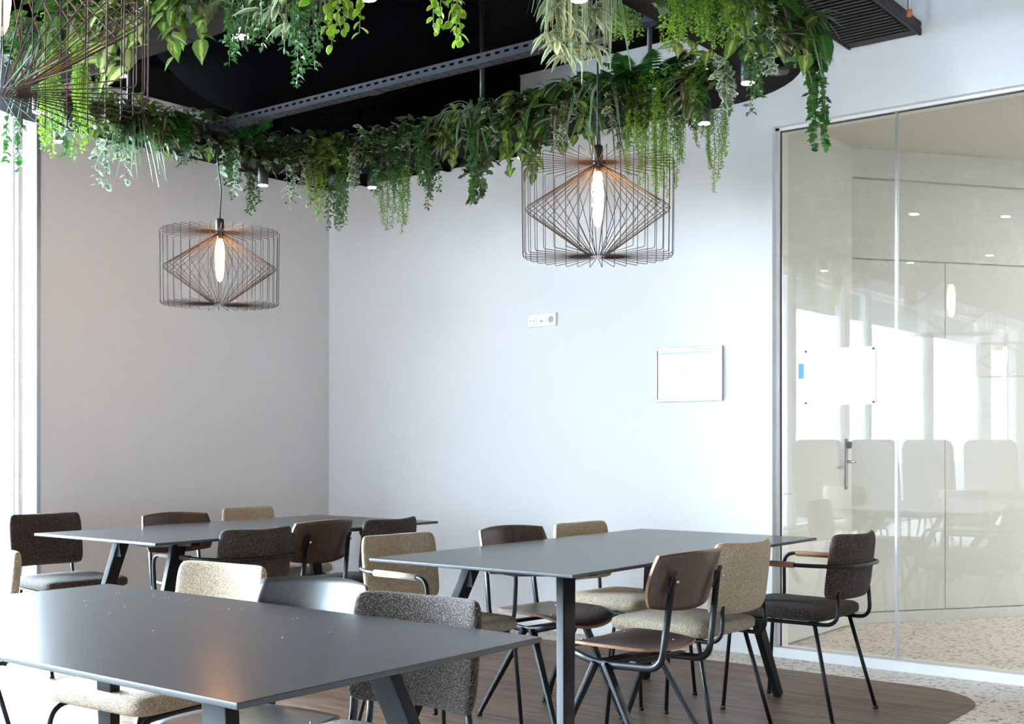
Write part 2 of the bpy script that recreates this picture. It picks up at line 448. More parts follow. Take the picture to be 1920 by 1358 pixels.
dpanel(0.0, 5.5, 2.352, 2.86, 'upper_panel')
dpanel(0.0, 5.5, 2.872, 3.06, 'cornice')
struct(MB().box(q1.x - 0.2, X1, 12.0, 12.2, 0, 3.1).build('wall_inner_rear', M['beige']))
struct(MB().box(3.2, 3.35, 6.26, 12.2, 0, 3.1).build('wall_inner_right', M['beige']))
struct(MB().box(-3.15, X1, 6.26, 12.2, 3.06, 3.2).build('ceiling_inner', M['greige']))
dr = struct(MB().box(-2.996, -2.972, 6.36, 7.365, 0.01, 2.34).build('door_1', M['beige'], bevel=0.002))
h = MB(); h.box(-2.972, -2.964, 7.28, 7.32, 0.87, 1.19); h.build('lock_plate', M['handle'], dr, bevel=0.003)
h = MB(); h.tube([(-2.965, 7.30, 1.045), (-2.915, 7.30, 1.045)], 0.010, 10); h.tube(fillet([(-2.918, 7.30, 1.045), (-2.912, 7.30, 1.045), (-2.912, 7.18, 1.045)], 0.01), 0.009, 10); h.build('door_handle', M['handle'], dr, True)
h = MB(); h.tube([(-2.966, 7.30, 1.15), (-2.94, 7.30, 1.15)], 0.022, 14); h.build('lock_cylinder', M['rubber'], dr, True)

def spotlamp(name, loc, label, power=15, group='small black ring spots', length=0.115, r=0.029, spread=60):
    t = thing(name, label, 'spot lamp', loc, 0, group)
    b = MB(); b.lathe([(r * 0.93, 0.004), (r, 0.006), (r, length), (r * 0.9, length + 0.003)], 20); b.build('housing', M['spot'], t, True)
    b = MB(); b.lathe([(r * 0.9, 0.0), (r * 0.9, 0.004)], 20); b.build('lens', M['lens'], t)
    b = MB(); b.tube([(0, 0, length), (0, 0, length + 0.02)], 0.012, 10); b.build('mount', M['spot'], t)
    l = bpy.data.lights.new('spot_light', 'SPOT'); l.energy = power; l.color = (1.0, 0.76, 0.52); l.spot_size = math.radians(spread); l.spot_blend = 0.6; l.shadow_soft_size = 0.025
    o = bpy.data.objects.new('spot_light', l); COL.objects.link(o); o.parent = t; o.location = (0, 0, -0.006)
    return t

for (x, y, lb) in ((0.4, 8.6, 'added round ceiling lamp brightening the room behind the glass, nearer the glass'), (0.9, 10.6, 'added round ceiling lamp brightening the room behind the glass, farther from the glass')):
    t = thing('added_ceiling_lamp', lb, 'lamp', (x, y, 3.02), 0, 'added ceiling lamps behind the glass')  # out of view, added so the room behind the glass is bright enough
    b = MB(); b.lathe([(0.2, 0.0), (0.2, 0.04)], 28); b.build('housing', M['frame'], t)
    b = MB(); b.lathe([(0.185, -0.006), (0.185, 0.0)], 28)
    b.build('diffuser', mat('lamp_diffuser', srgb(255, 244, 226), 0.5, emit=(1, 0.985, 0.965, 1), es=200), t)

# ---- black ductwork under the ceiling
t = tag(thing('air_duct', 'square black air duct under the ceiling along the long white wall', 'duct', (-5.46, 5.62, 2.97)))
b = MB(); b.box(-0.87, 0.87, -0.42, 0.42, 0, 0.51); b.build('duct_body', M['duct'], t, bevel=0.01)
for x in (-0.5, 0.25): MB().box(x, x + 0.03, -0.435, 0.43, -0.012, 0.515).build('flange', M['duct'], t)
tag(MB().box(XL + 0.002, XL + 0.55, 3.2, 5.15, 3.30, ZC).build('ceiling_soffit', M['black'], bevel=0.03), 'low black soffit box above the short grey wall by the windows', 'soffit')
t = tag(thing('round_duct', 'large round black duct bending up behind the hanging plants', 'duct', (-5.15, 4.4, 3.12)))
b = MB(); b.tube(fillet([(-0.4, -0.2, 0.42), (-0.1, -0.1, 0.10), (0.6, 0.25, 0.10), (1.0, 0.4, 0.4)], 0.35, 8), 0.26, 24); b.build('duct_body', M['duct'], t, True)
t = tag(thing('copper_tube', 'reddish copper tube hanging at the left edge behind the wire lamp', 'tube', (-3.62, 1.92, 0)))
b = MB(); b.tube([(0, 0, 2.36), (0, 0, ZC)], 0.055, 20); b.build('tube_body', M['copper'], t, True)
b = MB(); b.tube([(0, 0, 2.355), (0, 0, 2.375)], 0.058, 20); b.build('end_cap', M['copper'], t, True)

# ---- black ribbed cable tray running into the wall
t = thing('cable_tray', 'wide black ribbed cable tray at top right running into the white wall', 'cable tray', (-2.26, 2.2, 3.22))
LT = YW - 2.2 - 0.002
MB().box(-0.19, 0.19, 0, LT, 0.006, 0.010).build('base_plate', M['tray'], t)
rib = MB().box(-0.165, 0.165, -0.009, 0.009, -0.004, 0.006).mesh('rib', M['tray'])
nr = int((LT - 0.1) / 0.042)
for k in range(nr): sobj('rib', rib, t, loc=(0, 0.06 + k * 0.042, 0))
for s in (-1, 1):
    g = MB(); x = 0.19 * s
    p = 0.05; nn = int(LT / p)
    for k in range(nn):     # side flange pierced by a row of holes
        y = k * p
        a, c = (x - 0.002, x + 0.002)
        g.box(a, c, y, y + p, 0.0, 0.034); g.box(a, c, y, y + p, 0.044, 0.062); g.box(a, c, y, y + 0.036, 0.034, 0.044)
    g.build('side_flange', M['tray'], t)
    MB().box(x - 0.012 if s > 0 else x, x if s > 0 else x + 0.012, 0, LT, -0.002, 0.002).build('bottom_lip', M['tray'], t)
b = MB(); b.tube([(0.235, LT - 0.30, 0.02), (0.235, LT - 0.30, ZC - 3.22)], 0.010, 10); b.build('hanger_rod', M['alu'], t, True)
b = MB(); b.box(0.19, 0.26, LT - 0.315, LT - 0.285, 0.155, 0.17); b.build('hanger_clamp', M['rail'], t)
b = MB(); b.tube([(0.235, LT - 0.30, 0.0), (0.235, LT - 0.30, 0.03)], 0.012, 10); b.build('orange_cap', mat('orange_cap', srgb(214, 104, 62), 0.5), t, True)

# ---- wall fittings
t = thing('wall_socket', 'white triple wall socket plate on the white wall left of the framed sheet', 'socket', (-4.432, YW, 1.93))
MB().box(-0.108, 0.108, -0.011, 0, -0.041, 0.041).build('cover_plate', M['plastic'], t, bevel=0.003)
for i, x in enumerate((-0.072, 0.0, 0.072)):
    b = MB(); b.box(x - 0.031, x + 0.031, -0.0135, -0.010, -0.031, 0.031); ins = b.build('insert', M['plastic'], t, bevel=0.002)
    b = MB()
    if i == 0:
        b.box(x - 0.018, x - 0.008, -0.0142, -0.013, -0.008, 0.0); b.box(x + 0.008, x + 0.018, -0.0142, -0.013, -0.008, 0.0)
    elif i == 1: b.box(x - 0.010, x + 0.010, -0.0142, -0.013, -0.014, 0.0)
    else: b.add([(x + 0.021 * math.cos(2*PI*k/20), -0.0142, 0.021 * math.sin(2*PI*k/20)) for k in range(20)], [tuple(range(19, -1, -1))])
    b.build('contact', M['hole'], ins)
t = thing('framed_sheet', 'thin silver frame with a white printed sheet on the white wall', 'picture frame', (-3.395, YW, 1.556))
fw, fh = 0.217, 0.155
for (a, b_, c, d) in ((-fw, fw, fh - 0.014, fh), (-fw, fw, -fh, -fh + 0.014), (-fw, -fw + 0.014, -fh + 0.014, fh - 0.014), (fw - 0.014, fw, -fh + 0.014, fh - 0.014)):
    MB().box(a, b_, -0.018, 0, c, d).build('frame_bar', M['silver'], t, bevel=0.002)
sh = MB().box(-fw + 0.01, fw - 0.01, -0.010, -0.004, -fh + 0.01, fh - 0.01).build('sheet', M['paper'], t)
MB().box(-0.18, 0.165, -0.0108, -0.0098, 0.118, 0.130).build('print_header', M['blueink'], sh)
b = MB(); b.box(-0.05, 0.02, -0.0108, -0.0098, -0.012, 0.012); b.box(-0.07, -0.045, -0.0108, -0.0098, 0.02, 0.032); b.box(0.02, 0.05, -0.0108, -0.0098, -0.03, -0.02); b.box(-0.17, -0.155, -0.0108, -0.0098, -0.12, -0.09); b.box(-0.05, -0.01, -0.0108, -0.0098, -0.09, -0.08)
b.build('print_marks', M['ink'], sh)
t = thing('glass_poster', 'white sheet fixed by its four corners on the glass partition', 'poster', (-2.525, YG - 0.004, 1.518))
ps = MB().box(-0.199, 0.199, -0.002, 0, -0.151, 0.151).build('sheet', M['paper'], t)
for sx in (-1, 1):
    for sz in (-1, 1):
        MB().lathe([(0.006, -0.003), (0.006, 0.003)], 10, (0, 0, 0)).build('fixing', M['seal'], t).matrix_local = Matrix.Translation((sx * 0.187, -0.004, sz * 0.139)) @ Matrix.Rotation(PI/2, 4, 'X')
MB().lathe([(0.014, -0.0003), (0.014, 0.0003)], 16).build('pale_stamp', M['ink'], ps).matrix_local = Matrix.Translation((-0.065, -0.0026, 0.045)) @ Matrix.Rotation(PI/2, 4, 'X')
tag(MB().box(-2.757, -2.727, YG - 0.003, YG - 0.001, 1.512, 1.594).build('blue_card', M['blue']), 'small blue card on the glass left of the white sheet', 'card')

# ================================================================== TABLES
def table(x0, x1, y0, y1, label, along='y', mirror=False):
    """thin dark top, splayed flat legs; local length runs along Y"""
    cx, cy = (x0 + x1) / 2, (y0 + y1) / 2
    L_, W_ = ((y1 - y0), (x1 - x0)) if along == 'y' else ((x1 - x0), (y1 - y0))
    t = thing('meeting_table', label, 'table', (cx, cy, ZF), 0 if along == 'y' else -PI / 2, 'dark meeting tables')
    hl, hw = L_ / 2, W_ / 2; zt = 0.75 - ZF
    s = -1 if mirror else 1
    top = MB().box(-hw, hw, -hl, hl, zt - 0.012, zt).build('table_top', M['top'], t, bevel=0.0015, bseg=1)
    top.data.materials.append(M['edge'])
    for p in top.data.polygons:
        if abs(p.normal.z) < 0.5: p.material_index = 1
    zb = zt - 0.014
    for (sx, sy) in ((1, 1), (-1, -1), (1, -1), (-1, 1)):
        straight = sx * sy > 0
        tx, ty = 0.21 * sx * s, (hl - 0.30) * sy
        fx = tx if straight else tx + 0.28 * sx * s
        fy = (hl + 0.12) * sy if straight else (hl + 0.10) * sy
        if straight and sy < 0 and not mirror: fx, fy = tx + 0.36 * sx * s, ty
        p = Vector((tx, ty, zb - 0.02)); q = Vector((fx, fy, 0))
        lg = MB().bar(p, q, 0.036, 0.066, 0.030, 0.048, up=(0, 1 * sy, 0.0))
        lg.build('leg', M['tleg'], t, bevel=0.004)
        # gusset where the leg meets the cross beam
        gm = MB(); gy = ty
        gm.add([(tx - 0.016 * 1, gy - 0.035, zb), (tx - 0.016, gy + 0.035, zb), (tx - 0.016, gy + 0.02 * sy, zb - 0.10), (tx + 0.016, gy - 0.035, zb), (tx + 0.016, gy + 0.035, zb), (tx + 0.016, gy + 0.02 * sy, zb - 0.10)],
               [(0, 1, 2), (3, 5, 4), (0, 3, 4, 1), (1, 4, 5, 2), (2, 5, 3, 0)])
        gm.build('gusset', M['tleg'], t)
    for sy in (-1, 1):
        yb = (hl - 0.30) * sy
        b = MB(); b.bar((-0.33, yb, zb - 0.012), (0, yb, zb - 0.024), 0.045, 0.022, 0.045, 0.045); b.bar((0.33, yb, zb - 0.012), (0, yb, zb - 0.024), 0.045, 0.022, 0.045, 0.045)
        b.build('cross_beam', M['tleg'], t)
    MB().box(-0.025, 0.025, -hl + 0.3, hl - 0.3, zb - 0.03, zb).build('long_beam', M['tleg'], t)
    return t
table(-5.12, -4.208, 3.037, 4.811, 'dark table farthest left, beside the short grey wall and the windows')
table(-3.064, -2.169, 3.124, 5.001, 'dark table nearest the glass partition, under the right wire lamp')
table(-3.124, -1.532, 1.261, 2.091, 'dark table in the foreground at lower left, reflecting the windows', along='x', mirror=True)

# ================================================================== CHAIRS (front = local +X, back edge at about -0.26)
def cushion(w, d, z0, z1, n=10, taper=0.0, dome=0.006):
    """rounded-corner cushion plan lofted with soft edges"""
    b = MB(); rows = [(0.0, 0.93), (0.18, 0.99), (0.5, 1.0), (0.82, 0.985), (1.0, 0.92)]
    N_ = 36; e = 0.22
    for (t, s) in rows:
        for k in range(N_):
            a = 2 * PI * k / N_; c, si = math.cos(a), math.sin(a)
            x = math.copysign(abs(c) ** e, c) * d / 2 * s; y = math.copysign(abs(si) ** e, si) * w / 2 * s
            y *= 1 - taper * (0.5 - x / d)
            b.v.append((x, y, z0 + (z1 - z0) * t))
    for i in range(len(rows) - 1):
        for k in range(N_): b.f.append((i*N_+k, i*N_+(k+1) % N_, (i+1)*N_+(k+1) % N_, (i+1)*N_+k))
    o = len(b.v); b.v.append((0, 0, z1 + dome)); b.v.append((0, 0, z0))
    for k in range(N_):
        b.f.append(((len(rows)-1)*N_+k, (len(rows)-1)*N_+(k+1) % N_, o)); b.f.append(((k+1) % N_, k, o + 1))
    return b

def back_pad(w=0.40, h=0.275, z0=0.508, th=0.046, bend=0.055, lean=0.035):
    """upholstered back pad: concave towards the sitter, rounded edges; closed shell of two skins"""
    b = MB(); nu, nv = 14, 8
    def pt(u, v, side):
        # rounded outline, thin towards the rim
        e = 1 - 0.06 * abs(v) ** 6; ez = 1 - 0.05 * abs(u) ** 6
        y = u * w / 2 * e; z = z0 + h / 2 + v * h / 2 * ez
        rim = min(1, (1 - max(abs(u), abs(v)) ** 8)) * 0.42 + 0.58
        x = -0.225 - lean * (v + 1) / 2 - bend * (1 - u * u) + side * th / 2 * rim - bend * 0.1
        z += 0.010 * u * u * (1 if v > 0 else 0) * v
        return (x, y, z)
    for side in (1, -1):
        for i in range(nu + 1):
            for j in range(nv + 1): b.v.append(pt(-1 + 2 * i / nu, -1 + 2 * j / nv, side))
    st = (nu + 1) * (nv + 1); ix = lambda s, i, j: s * st + i * (nv + 1) + j
    for i in range(nu):
        for j in range(nv):
            b.f.append((ix(0, i, j), ix(0, i+1, j), ix(0, i+1, j+1), ix(0, i, j+1)))
            b.f.append((ix(1, i, j), ix(1, i, j+1), ix(1, i+1, j+1), ix(1, i+1, j)))
    for i in range(nu):
        b.f.append((ix(0, i, 0), ix(1, i, 0), ix(1, i+1, 0), ix(0, i+1, 0))); b.f.append((ix(0, i, nv), ix(0, i+1, nv), ix(1, i+1, nv), ix(1, i, nv)))
    for j in range(nv):
        b.f.append((ix(0, 0, j), ix(0, 0, j+1), ix(1, 0, j+1), ix(1, 0, j))); b.f.append((ix(0, nu, j), ix(1, nu, j), ix(1, nu, j+1), ix(0, nu, j+1)))
    return b

ARMSPEC = {}
def make_soft_chair(fab, arms=None):
    t = thing('armchair' if arms else 'upholstered_chair', 'x', 'chair')
    st = cushion(0.46, 0.45, 0.418, 0.470, taper=0.10).build('seat', M[fab], t, True)
    st.location = (0.0, 0, 0)
    sb = back_pad().build('backrest', M[fab], t, True)
    sub = sb.modifiers.new('sub', 'SUBSURF'); sub.levels = 1; sub.render_levels = 1
    for s in (-1, 1):
        path = fillet([(0.235, 0.212*s, 0.012), (0.205, 0.195*s, 0.405), (-0.275, 0.165*s, 0.405), (-0.272, 0.150*s, 0.545)], 0.06, 6)
        MB().tube(path, 0.0085, 10).build('frame_tube', M['steel'], t, True)
        MB().tube([(-0.175, 0.172*s, 0.405), (-0.275, 0.215*s, 0.012)], [0.0088, 0.0082], 10).build('leg', M['steel'], t, True)
        for (x, y) in ((0.236, 0.2125*s), (-0.277, 0.2155*s)):
            MB().lathe([(0.011, 0), (0.011, 0.012), (0.009, 0.016)], 10, (x, y, 0)).build('foot', M['rubber'], t, True)
    for x, y in ((0.15, 0.191), (-0.15, 0.174)):
        MB().tube([(x, -y, 0.407), (x, y, 0.407)], 0.007, 8).build('crossbar', M['steel'], t, True)
    if arms:
        half = [(0.165, 0.200, 0.405), (0.170, 0.236, 0.46), (0.175, 0.243, 0.655), (-0.17, 0.250, 0.655), (-0.315, 0.17, 0.652)]
        pth = fillet(half + [(-0.335, 0.0, 0.652)] + [(x, -y, z) for x, y, z in reversed(half)], 0.055, 6)
        MB().tube(pth, 0.0085, 10).build('arm_tube', M['steel'], t, True)
        for s in (-1, 1):
            MB().tube([(0.115, 0.2445*s, 0.655), (-0.12, 0.249*s, 0.655)], 0.0125, 12).build('arm_wrap', M[arms], t, True)
    return t

def sheet(fn, nu=20, nv=14, th=0.011):
    """plywood shell: closed sheet from fn(u, v) -> (point, normal), rounded plan"""
    b = MB(); pts = []
    for side in (0.5, -0.5):
        for i in range(nu + 1):
            for j in range(nv + 1):
                p, n = fn(-1 + 2*i/nu, -1 + 2*j/nv); b.v.append(tuple(Vector(p) + Vector(n) * th * side))
    st = (nu+1)*(nv+1); ix = lambda s, i, j: s*st + i*(nv+1) + j
    for i in range(nu):
        for j in range(nv):
            b.f.append((ix(0,i,j), ix(0,i+1,j), ix(0,i+1,j+1), ix(0,i,j+1))); b.f.append((ix(1,i,j), ix(1,i,j+1), ix(1,i+1,j+1), ix(1,i+1,j)))
    rim = len(b.f)
    for i in range(nu):
        b.f.append((ix(0,i,0), ix(1,i,0), ix(1,i+1,0), ix(0,i+1,0))); b.f.append((ix(0,i,nv), ix(0,i+1,nv), ix(1,i+1,nv), ix(1,i,nv)))
    for j in range(nv):
        b.f.append((ix(0,0,j), ix(0,0,j+1), ix(1,0,j+1), ix(1,0,j))); b.f.append((ix(0,nu,j), ix(1,nu,j), ix(1,nu,j+1), ix(0,nu,j+1)))
    return b, rim

def sq(u, v, e):
    """square (u,v) -> rounded square"""
    k = math.sqrt(max(1e-9, 1 - 0.5 * v * v)), math.sqrt(max(1e-9, 1 - 0.5 * u * u))
    return u * (1 - e) + u * k[0] * e, v * (1 - e) + v * k[1] * e

def make_ply_chair(wm):
    t = thing('plywood_chair', 'x', 'chair')
    def seat_fn(u, v):
        a, c = sq(u, v, 0.62 if u > 0 else 0.5)
        x = 0.02 + a * 0.225; y = c * (0.205 - 0.012 * (1 - a))
        z = 0.452 + 0.010 * c * c - 0.012 * math.exp(-((x + 0.06) / 0.12) ** 2) * (1 - c * c)
        if x > 0.10: z -= 1.9 * (x - 0.10) ** 2
        if x < -0.15: z += 1.2 * (x + 0.15) ** 2
        return (x, y, z), (0.35 if x > 0.18 else 0.0, 0, 0.95)
    b, rim = sheet(seat_fn, 22, 18, 0.011)
    o = b.build('seat', M[wm], t, True); o.data.materials.append(M['ply_edge'])
    for p in o.data.polygons[rim:]: p.material_index = 1; p.use_smooth = False
    def back_fn(u, v):
        a, c = sq(u, v, 0.20 if v > 0 else 0.40)
        y = a * 0.198; z = 0.695 + c * 0.098 + 0.006 * (1 - a * a) * c
        x = -0.275 - 0.030 * c + 0.055 * a * a
        return (x, y, z), (1, 0, 0.15)
    b, rim = sheet(back_fn, 20, 12, 0.011)
    o = b.build('backrest', M[wm], t, True); o.data.materials.append(M['ply_edge'])
    for p in o.data.polygons[rim:]: p.material_index = 1; p.use_smooth = False
    for s in (-1, 1):
        pth = fillet([(0.175, 0.150*s, 0.425), (0.03, 0.150*s, 0.388), (-0.235, 0.145*s, 0.400), (-0.278, 0.135*s, 0.715)], 0.055, 6)
        MB().tube(pth, 0.0135, 8, sx=0.62).build('side_bar', M['steel'], t, True)
        MB().bar((-0.262, 0.135*s, 0.655), (-0.290, 0.135*s, 0.735), 0.022, 0.008).build('back_bracket', M['steel'], t, bevel=0.003)
        bm = MB().lathe([(0.006, 0), (0.005, 0.004)], 10); bo = bm.build('bolt', M['bolt'], t); bo.matrix_local = Matrix.Translation((-0.296, 0.135*s, 0.70)) @ Matrix.Rotation(-PI/2, 4, 'Y')
        for x1 in (0.215, -0.245):
            sg = 1 if x1 > 0 else -1
            MB().bar((0.015 + 0.022*sg, 0.155*s, 0.395), (x1, 0.195*s, 0.010), 0.020, 0.034, 0.014, 0.019, up=(0, 1, 0)).build('leg', M['steel'], t, bevel=0.004)
            MB().lathe([(0.012, 0), (0.012, 0.010), (0.009, 0.016)], 10, (x1, 0.195*s, 0)).build('foot', M['rubber'], t, True)
        for x in (0.12, -0.10):
            MB().lathe([(0.006, 0), (0.0055, 0.002), (0.002, 0.0035)], 10, (x, 0.125*s, 0.4595 if x > 0 else 0.4545)).build('bolt', M['bolt'], t, True)
    MB().bar((0.015, -0.155, 0.392), (0.015, 0.155, 0.392), 0.05, 0.022).build('crossbar', M['steel'], t, bevel=0.003)
    MB().bar((-0.12, -0.148, 0.408), (-0.12, 0.148, 0.408), 0.03, 0.014).build('crossbar', M['steel'], t, bevel=0.003)
    return t

PROTO = {}
def chair(kind, bx, by, face, jit, label, group):
    """bx, by: where the top of the back stands; face in degrees"""
    made = kind not in PROTO
    if made:
        if kind == 'ply': PROTO[kind] = make_ply_chair('ply')
        elif kind == 'ply_dark': PROTO[kind] = make_ply_chair('ply_dark')
        else:
            fab, _, arm = kind.partition('+'); PROTO[kind] = make_soft_chair(fab, arm or None)
    t = PROTO[kind] if made else copy_tree(PROTO[kind])
    a = math.radians(face + jit); off = 0.30 if 'ply' in kind else 0.28
    t.location = (bx + off * math.cos(a), by + off * math.sin(a), ZF); t.rotation_euler = (0, 0, a)
    tag(t, label, 'chair', group)
    return t
GT = 'chairs around the dark tables'
chair('dark', -5.92, 3.57, 0, -5, 'dark tweed upholstered chair at far left, in front of the window edge', GT)
chair('ply', -5.27, 3.90, 0, -7, 'dark walnut plywood chair between the dark and the oatmeal chair by the short wall', GT)
chair('oat', -5.55, 4.64, 0, 2, 'oatmeal tweed chair farthest back, against the short grey wall', GT)
chair('dark+leather_black', -4.17, 3.555, 180, -3, 'dark tweed armchair seen from behind at the left table', GT)
chair('ply', -4.16, 3.99, 180, 1, 'dark walnut plywood chair seen from behind at the left table', GT)
chair('dark', -4.17, 4.42, 180, 2, 'dark tweed chair seen from behind at the right end of the left table', GT)
chair('oat+leather_pale', -3.43, 3.66, 0, -6, 'oatmeal tweed armchair with pale wrapped arm at the left corner of the right table', GT)
chair('ply', -3.27, 4.18, 0, -9, 'walnut plywood chair behind the right table, next to the oatmeal armchair', GT)
chair('oat', -3.25, 4.73, 0, -4, 'oatmeal tweed chair behind the right table, against the white wall', GT)
chair('ply', -2.0, 3.65, 180, -5, 'walnut plywood chair seen from behind in front of the right table', GT)
chair('oat', -2.13, 4.24, 180, -4, 'oatmeal tweed chair seen from behind, between the plywood chair and the dark armchair', GT)
chair('dark+leather', -1.96, 4.92, 180, -2, 'dark tweed armchair with tan wrapped arms beside the glass partition', GT)
chair('oat', -3.02, 2.44, -90, 3, 'oatmeal tweed chair facing the camera behind the foreground table', GT)
chair('ply_dark', -2.41, 2.29, -90, 6, 'black plywood chair facing the camera behind the foreground table', GT)
chair('dark', -2.01, 2.23, -90, 4, 'dark tweed chair facing the camera at the right corner of the foreground table', GT)
chair('oat', -4.09, 2.26, -90, 2, 'oatmeal tweed chair cut off by the left picture edge', GT)

# ================================================================== HANGING PLANT RING
RX0, RX1, RY0, RY1, RR = -5.2, -2.12, 2.76, 4.80, 0.5
ZR0, ZR1 = 2.70, 2.76
def ring_path(step=0.02):
    """centre line of the rounded rectangle as points with outward normals"""
    out = []
    cs = [(RX1-RR, RY1-RR, 0), (RX0+RR, RY1-RR, 90), (RX0+RR, RY0+RR, 180), (RX1-RR, RY0+RR, 270)]
    for i, (cx, cy, a0) in enumerate(cs):
        for k in range(13):
            a = math.radians(a0 + 90*k/12); n = Vector((math.cos(a), math.sin(a), 0)); out.append((Vector((cx, cy, 0)) + n*RR, n))
        nx, ny, na = cs[(i+1) % 4]; a = math.radians(a0 + 90); n = Vector((math.cos(a), math.sin(a), 0))
        p = Vector((cx, cy, 0)) + n*RR; q = Vector((nx, ny, 0)) + n*RR; m = max(2, int((q-p).length/0.1))
        for k in range(1, m): out.append((p + (q-p)*k/m, n))
    return out
RP = ring_path()
ringt = thing('planter_ring', 'black rounded ring planter hung under the ceiling, full of trailing plants', 'planter', (-3.66, 3.78, ZR0))
ORG = Vector((-3.66, 3.78, 0))
nseg = len(RP); per = 5
for i in range(0, nseg, per):
    idx = [(i + k) % nseg for k in range(min(per, nseg - i) + 1)]
    b = MB(); m = len(idx)
    for k, j in enumerate(idx):
        p, n = RP[j]
        tdir = Vector((-n.y, n.x, 0))
        sh = (0.003 if k == 0 else (-0.003 if k == m-1 else 0))
        p = p - ORG + tdir*sh
        for (o, z) in ((-0.14, 0), (0.14, 0), (0.14, ZR1-ZR0), (0.125, ZR1-ZR0), (0.125, 0.012), (-0.125, 0.012), (-0.125, ZR1-ZR0), (-0.14, ZR1-ZR0)):
            q = p + n*o; b.v.append((q.x, q.y, z))
    for k in range(m-1):
        for e in range(8): b.f.append((k*8+e, k*8+(e+1) % 8, (k+1)*8+(e+1) % 8, (k+1)*8+e))
    b.f.append((7,6,5,4,3,2,1,0)); b.f.append(tuple((m-1)*8+e for e in range(8)))
    b.build('ring_panel', M['ring'], ringt)
for (x, y) in ((-3.9, 4.8), (-2.9, 4.8), (-5.2, 3.6), (-3.0, 2.76), (-4.4, 2.76), (-2.12, 3.7)):
    MB().tube([(x - ORG.x, y - ORG.y, 0.03), (x - ORG.x, y - ORG.y, ZC - ZR0)], 0.012, 8).build('hanger_rod', M['spot'], ringt, True)

# perforated support rail across the ring: real slots in side and bottom
t = thing('support_rail', 'grey slotted metal rail crossing the plant ring from side to side', 'rail', (-5.25, 3.95, 2.775))
LR = 3.2; b = MB(); pitch = 0.05; n = int(LR / pitch)
def plate(b, f, w0, w1, rows, k0, k1):
    """strip of cells f(u, w); rows: list of (wlo, whi, ulo, uhi) slots inside each cell"""
    for k in range(k0, k1):
        u = k * pitch; ws = [w0] + [x for r in rows for x in r[:2]] + [w1]
        for i in range(0, len(ws), 2): b.add([f(u, ws[i]), f(u+pitch, ws[i]), f(u+pitch, ws[i+1]), f(u, ws[i+1])], [(0,1,2,3)])
        for (lo, hi, ua, ub) in rows:
            b.add([f(u, lo), f(u+ua, lo), f(u+ua, hi), f(u, hi)], [(0,1,2,3)]); b.add([f(u+ub, lo), f(u+pitch, lo), f(u+pitch, hi), f(u+ub, hi)], [(0,1,2,3)])
plate(b, lambda u, w: (u, 0, w), 0, 0.042, [(0.020, 0.030, 0.010, 0.036)], 0, n)
b.build('side_web', M['rail'], t)
b = MB(); plate(b, lambda u, w: (u, w, 0), 0, 0.062, [(0.012, 0.021, 0.015, 0.032), (0.040, 0.049, 0.015, 0.032)], 0, n); b.build('bottom_web', M['rail'], t)
b = MB(); plate(b, lambda u, w: (u, 0.062, w), 0, 0.042, [(0.020, 0.030, 0.010, 0.036)], 0, n); b.build('side_web', M['rail'], t)
b = MB(); b.box(1.33, 1.41, -0.003, 0.065, -0.003, 0.0); b.build('splice_plate', M['rail'], t)

for (x, y, r, hgt, lb) in ((-4.86, 4.76, 0.088, 0.085, 'wide round black speaker under the far left bend of the plant ring'),
                           (-2.10, 4.47, 0.042, 0.05, 'small round black speaker under the right end of the plant ring')):
    t = thing('ceiling_speaker', lb, 'speaker', (x, y, ZR0 - hgt - 0.002))
    MB().lathe([(r*0.97, 0.006), (r, 0.012), (r*0.96, hgt)], 32).build('housing', M['spot'], t, True)
    MB().lathe([(r*0.93, 0.0), (r*0.95, 0.008)], 32).build('grille', M['speaker'], t)
    MB().lathe([(0.006, -0.002), (0.006, 0.003)], 12).build('badge', M['bolt'], t)

for (x, y, lb) in ((-3.33, 2.76, 'black cylinder spot at top left, left of the small-leaved vines'),
                   (-2.19, 3.19, 'black cylinder spot cut by the top edge above the pale strap leaves'),
                   (-4.05, 2.76, 'black cylinder spot seen through the near wire lamp'),
                   (-2.17, 4.34, 'black cylinder spot at the right end of the plant ring beside the small speaker'),
                   (-2.60, 4.77, 'black cylinder spot above the right wire lamp, to its right'),
                   (-3.63, 4.79, 'black cylinder spot just left of the right wire lamp'),
                   (-4.72, 4.84, 'black cylinder spot beside the wide speaker at the back bend'),
                   (-5.16, 4.43, 'black cylinder spot above the right rim of the left wire lamp'),
                   (-5.17, 3.20, 'black cylinder spot at far left below the near wire lamp'),
                   (-2.72, 2.77, 'black cylinder spot above the bright yellow round leaves'),
                   (-4.78, 2.86, 'black cylinder spot at the left bend beside the yellow-green strings')):
    spotlamp('spot_lamp', (x, y, ZR0 - 0.112), lb)
for (x, y, lb) in ((-0.6, 1.2, 'ceiling spot right of the camera, above the foreground'), (0.4, 3.2, 'ceiling spot right of the plant ring, out of the picture'), (-0.3, 4.9, 'ceiling spot in front of the glass partition, out of the picture'), (-1.0, -1.2, 'ceiling spot behind the camera')):
    spotlamp('ceiling_spot', (x, y, ZC - 0.21), lb, power=36, group='ceiling spots outside the picture', length=0.19, r=0.05, spread=110)

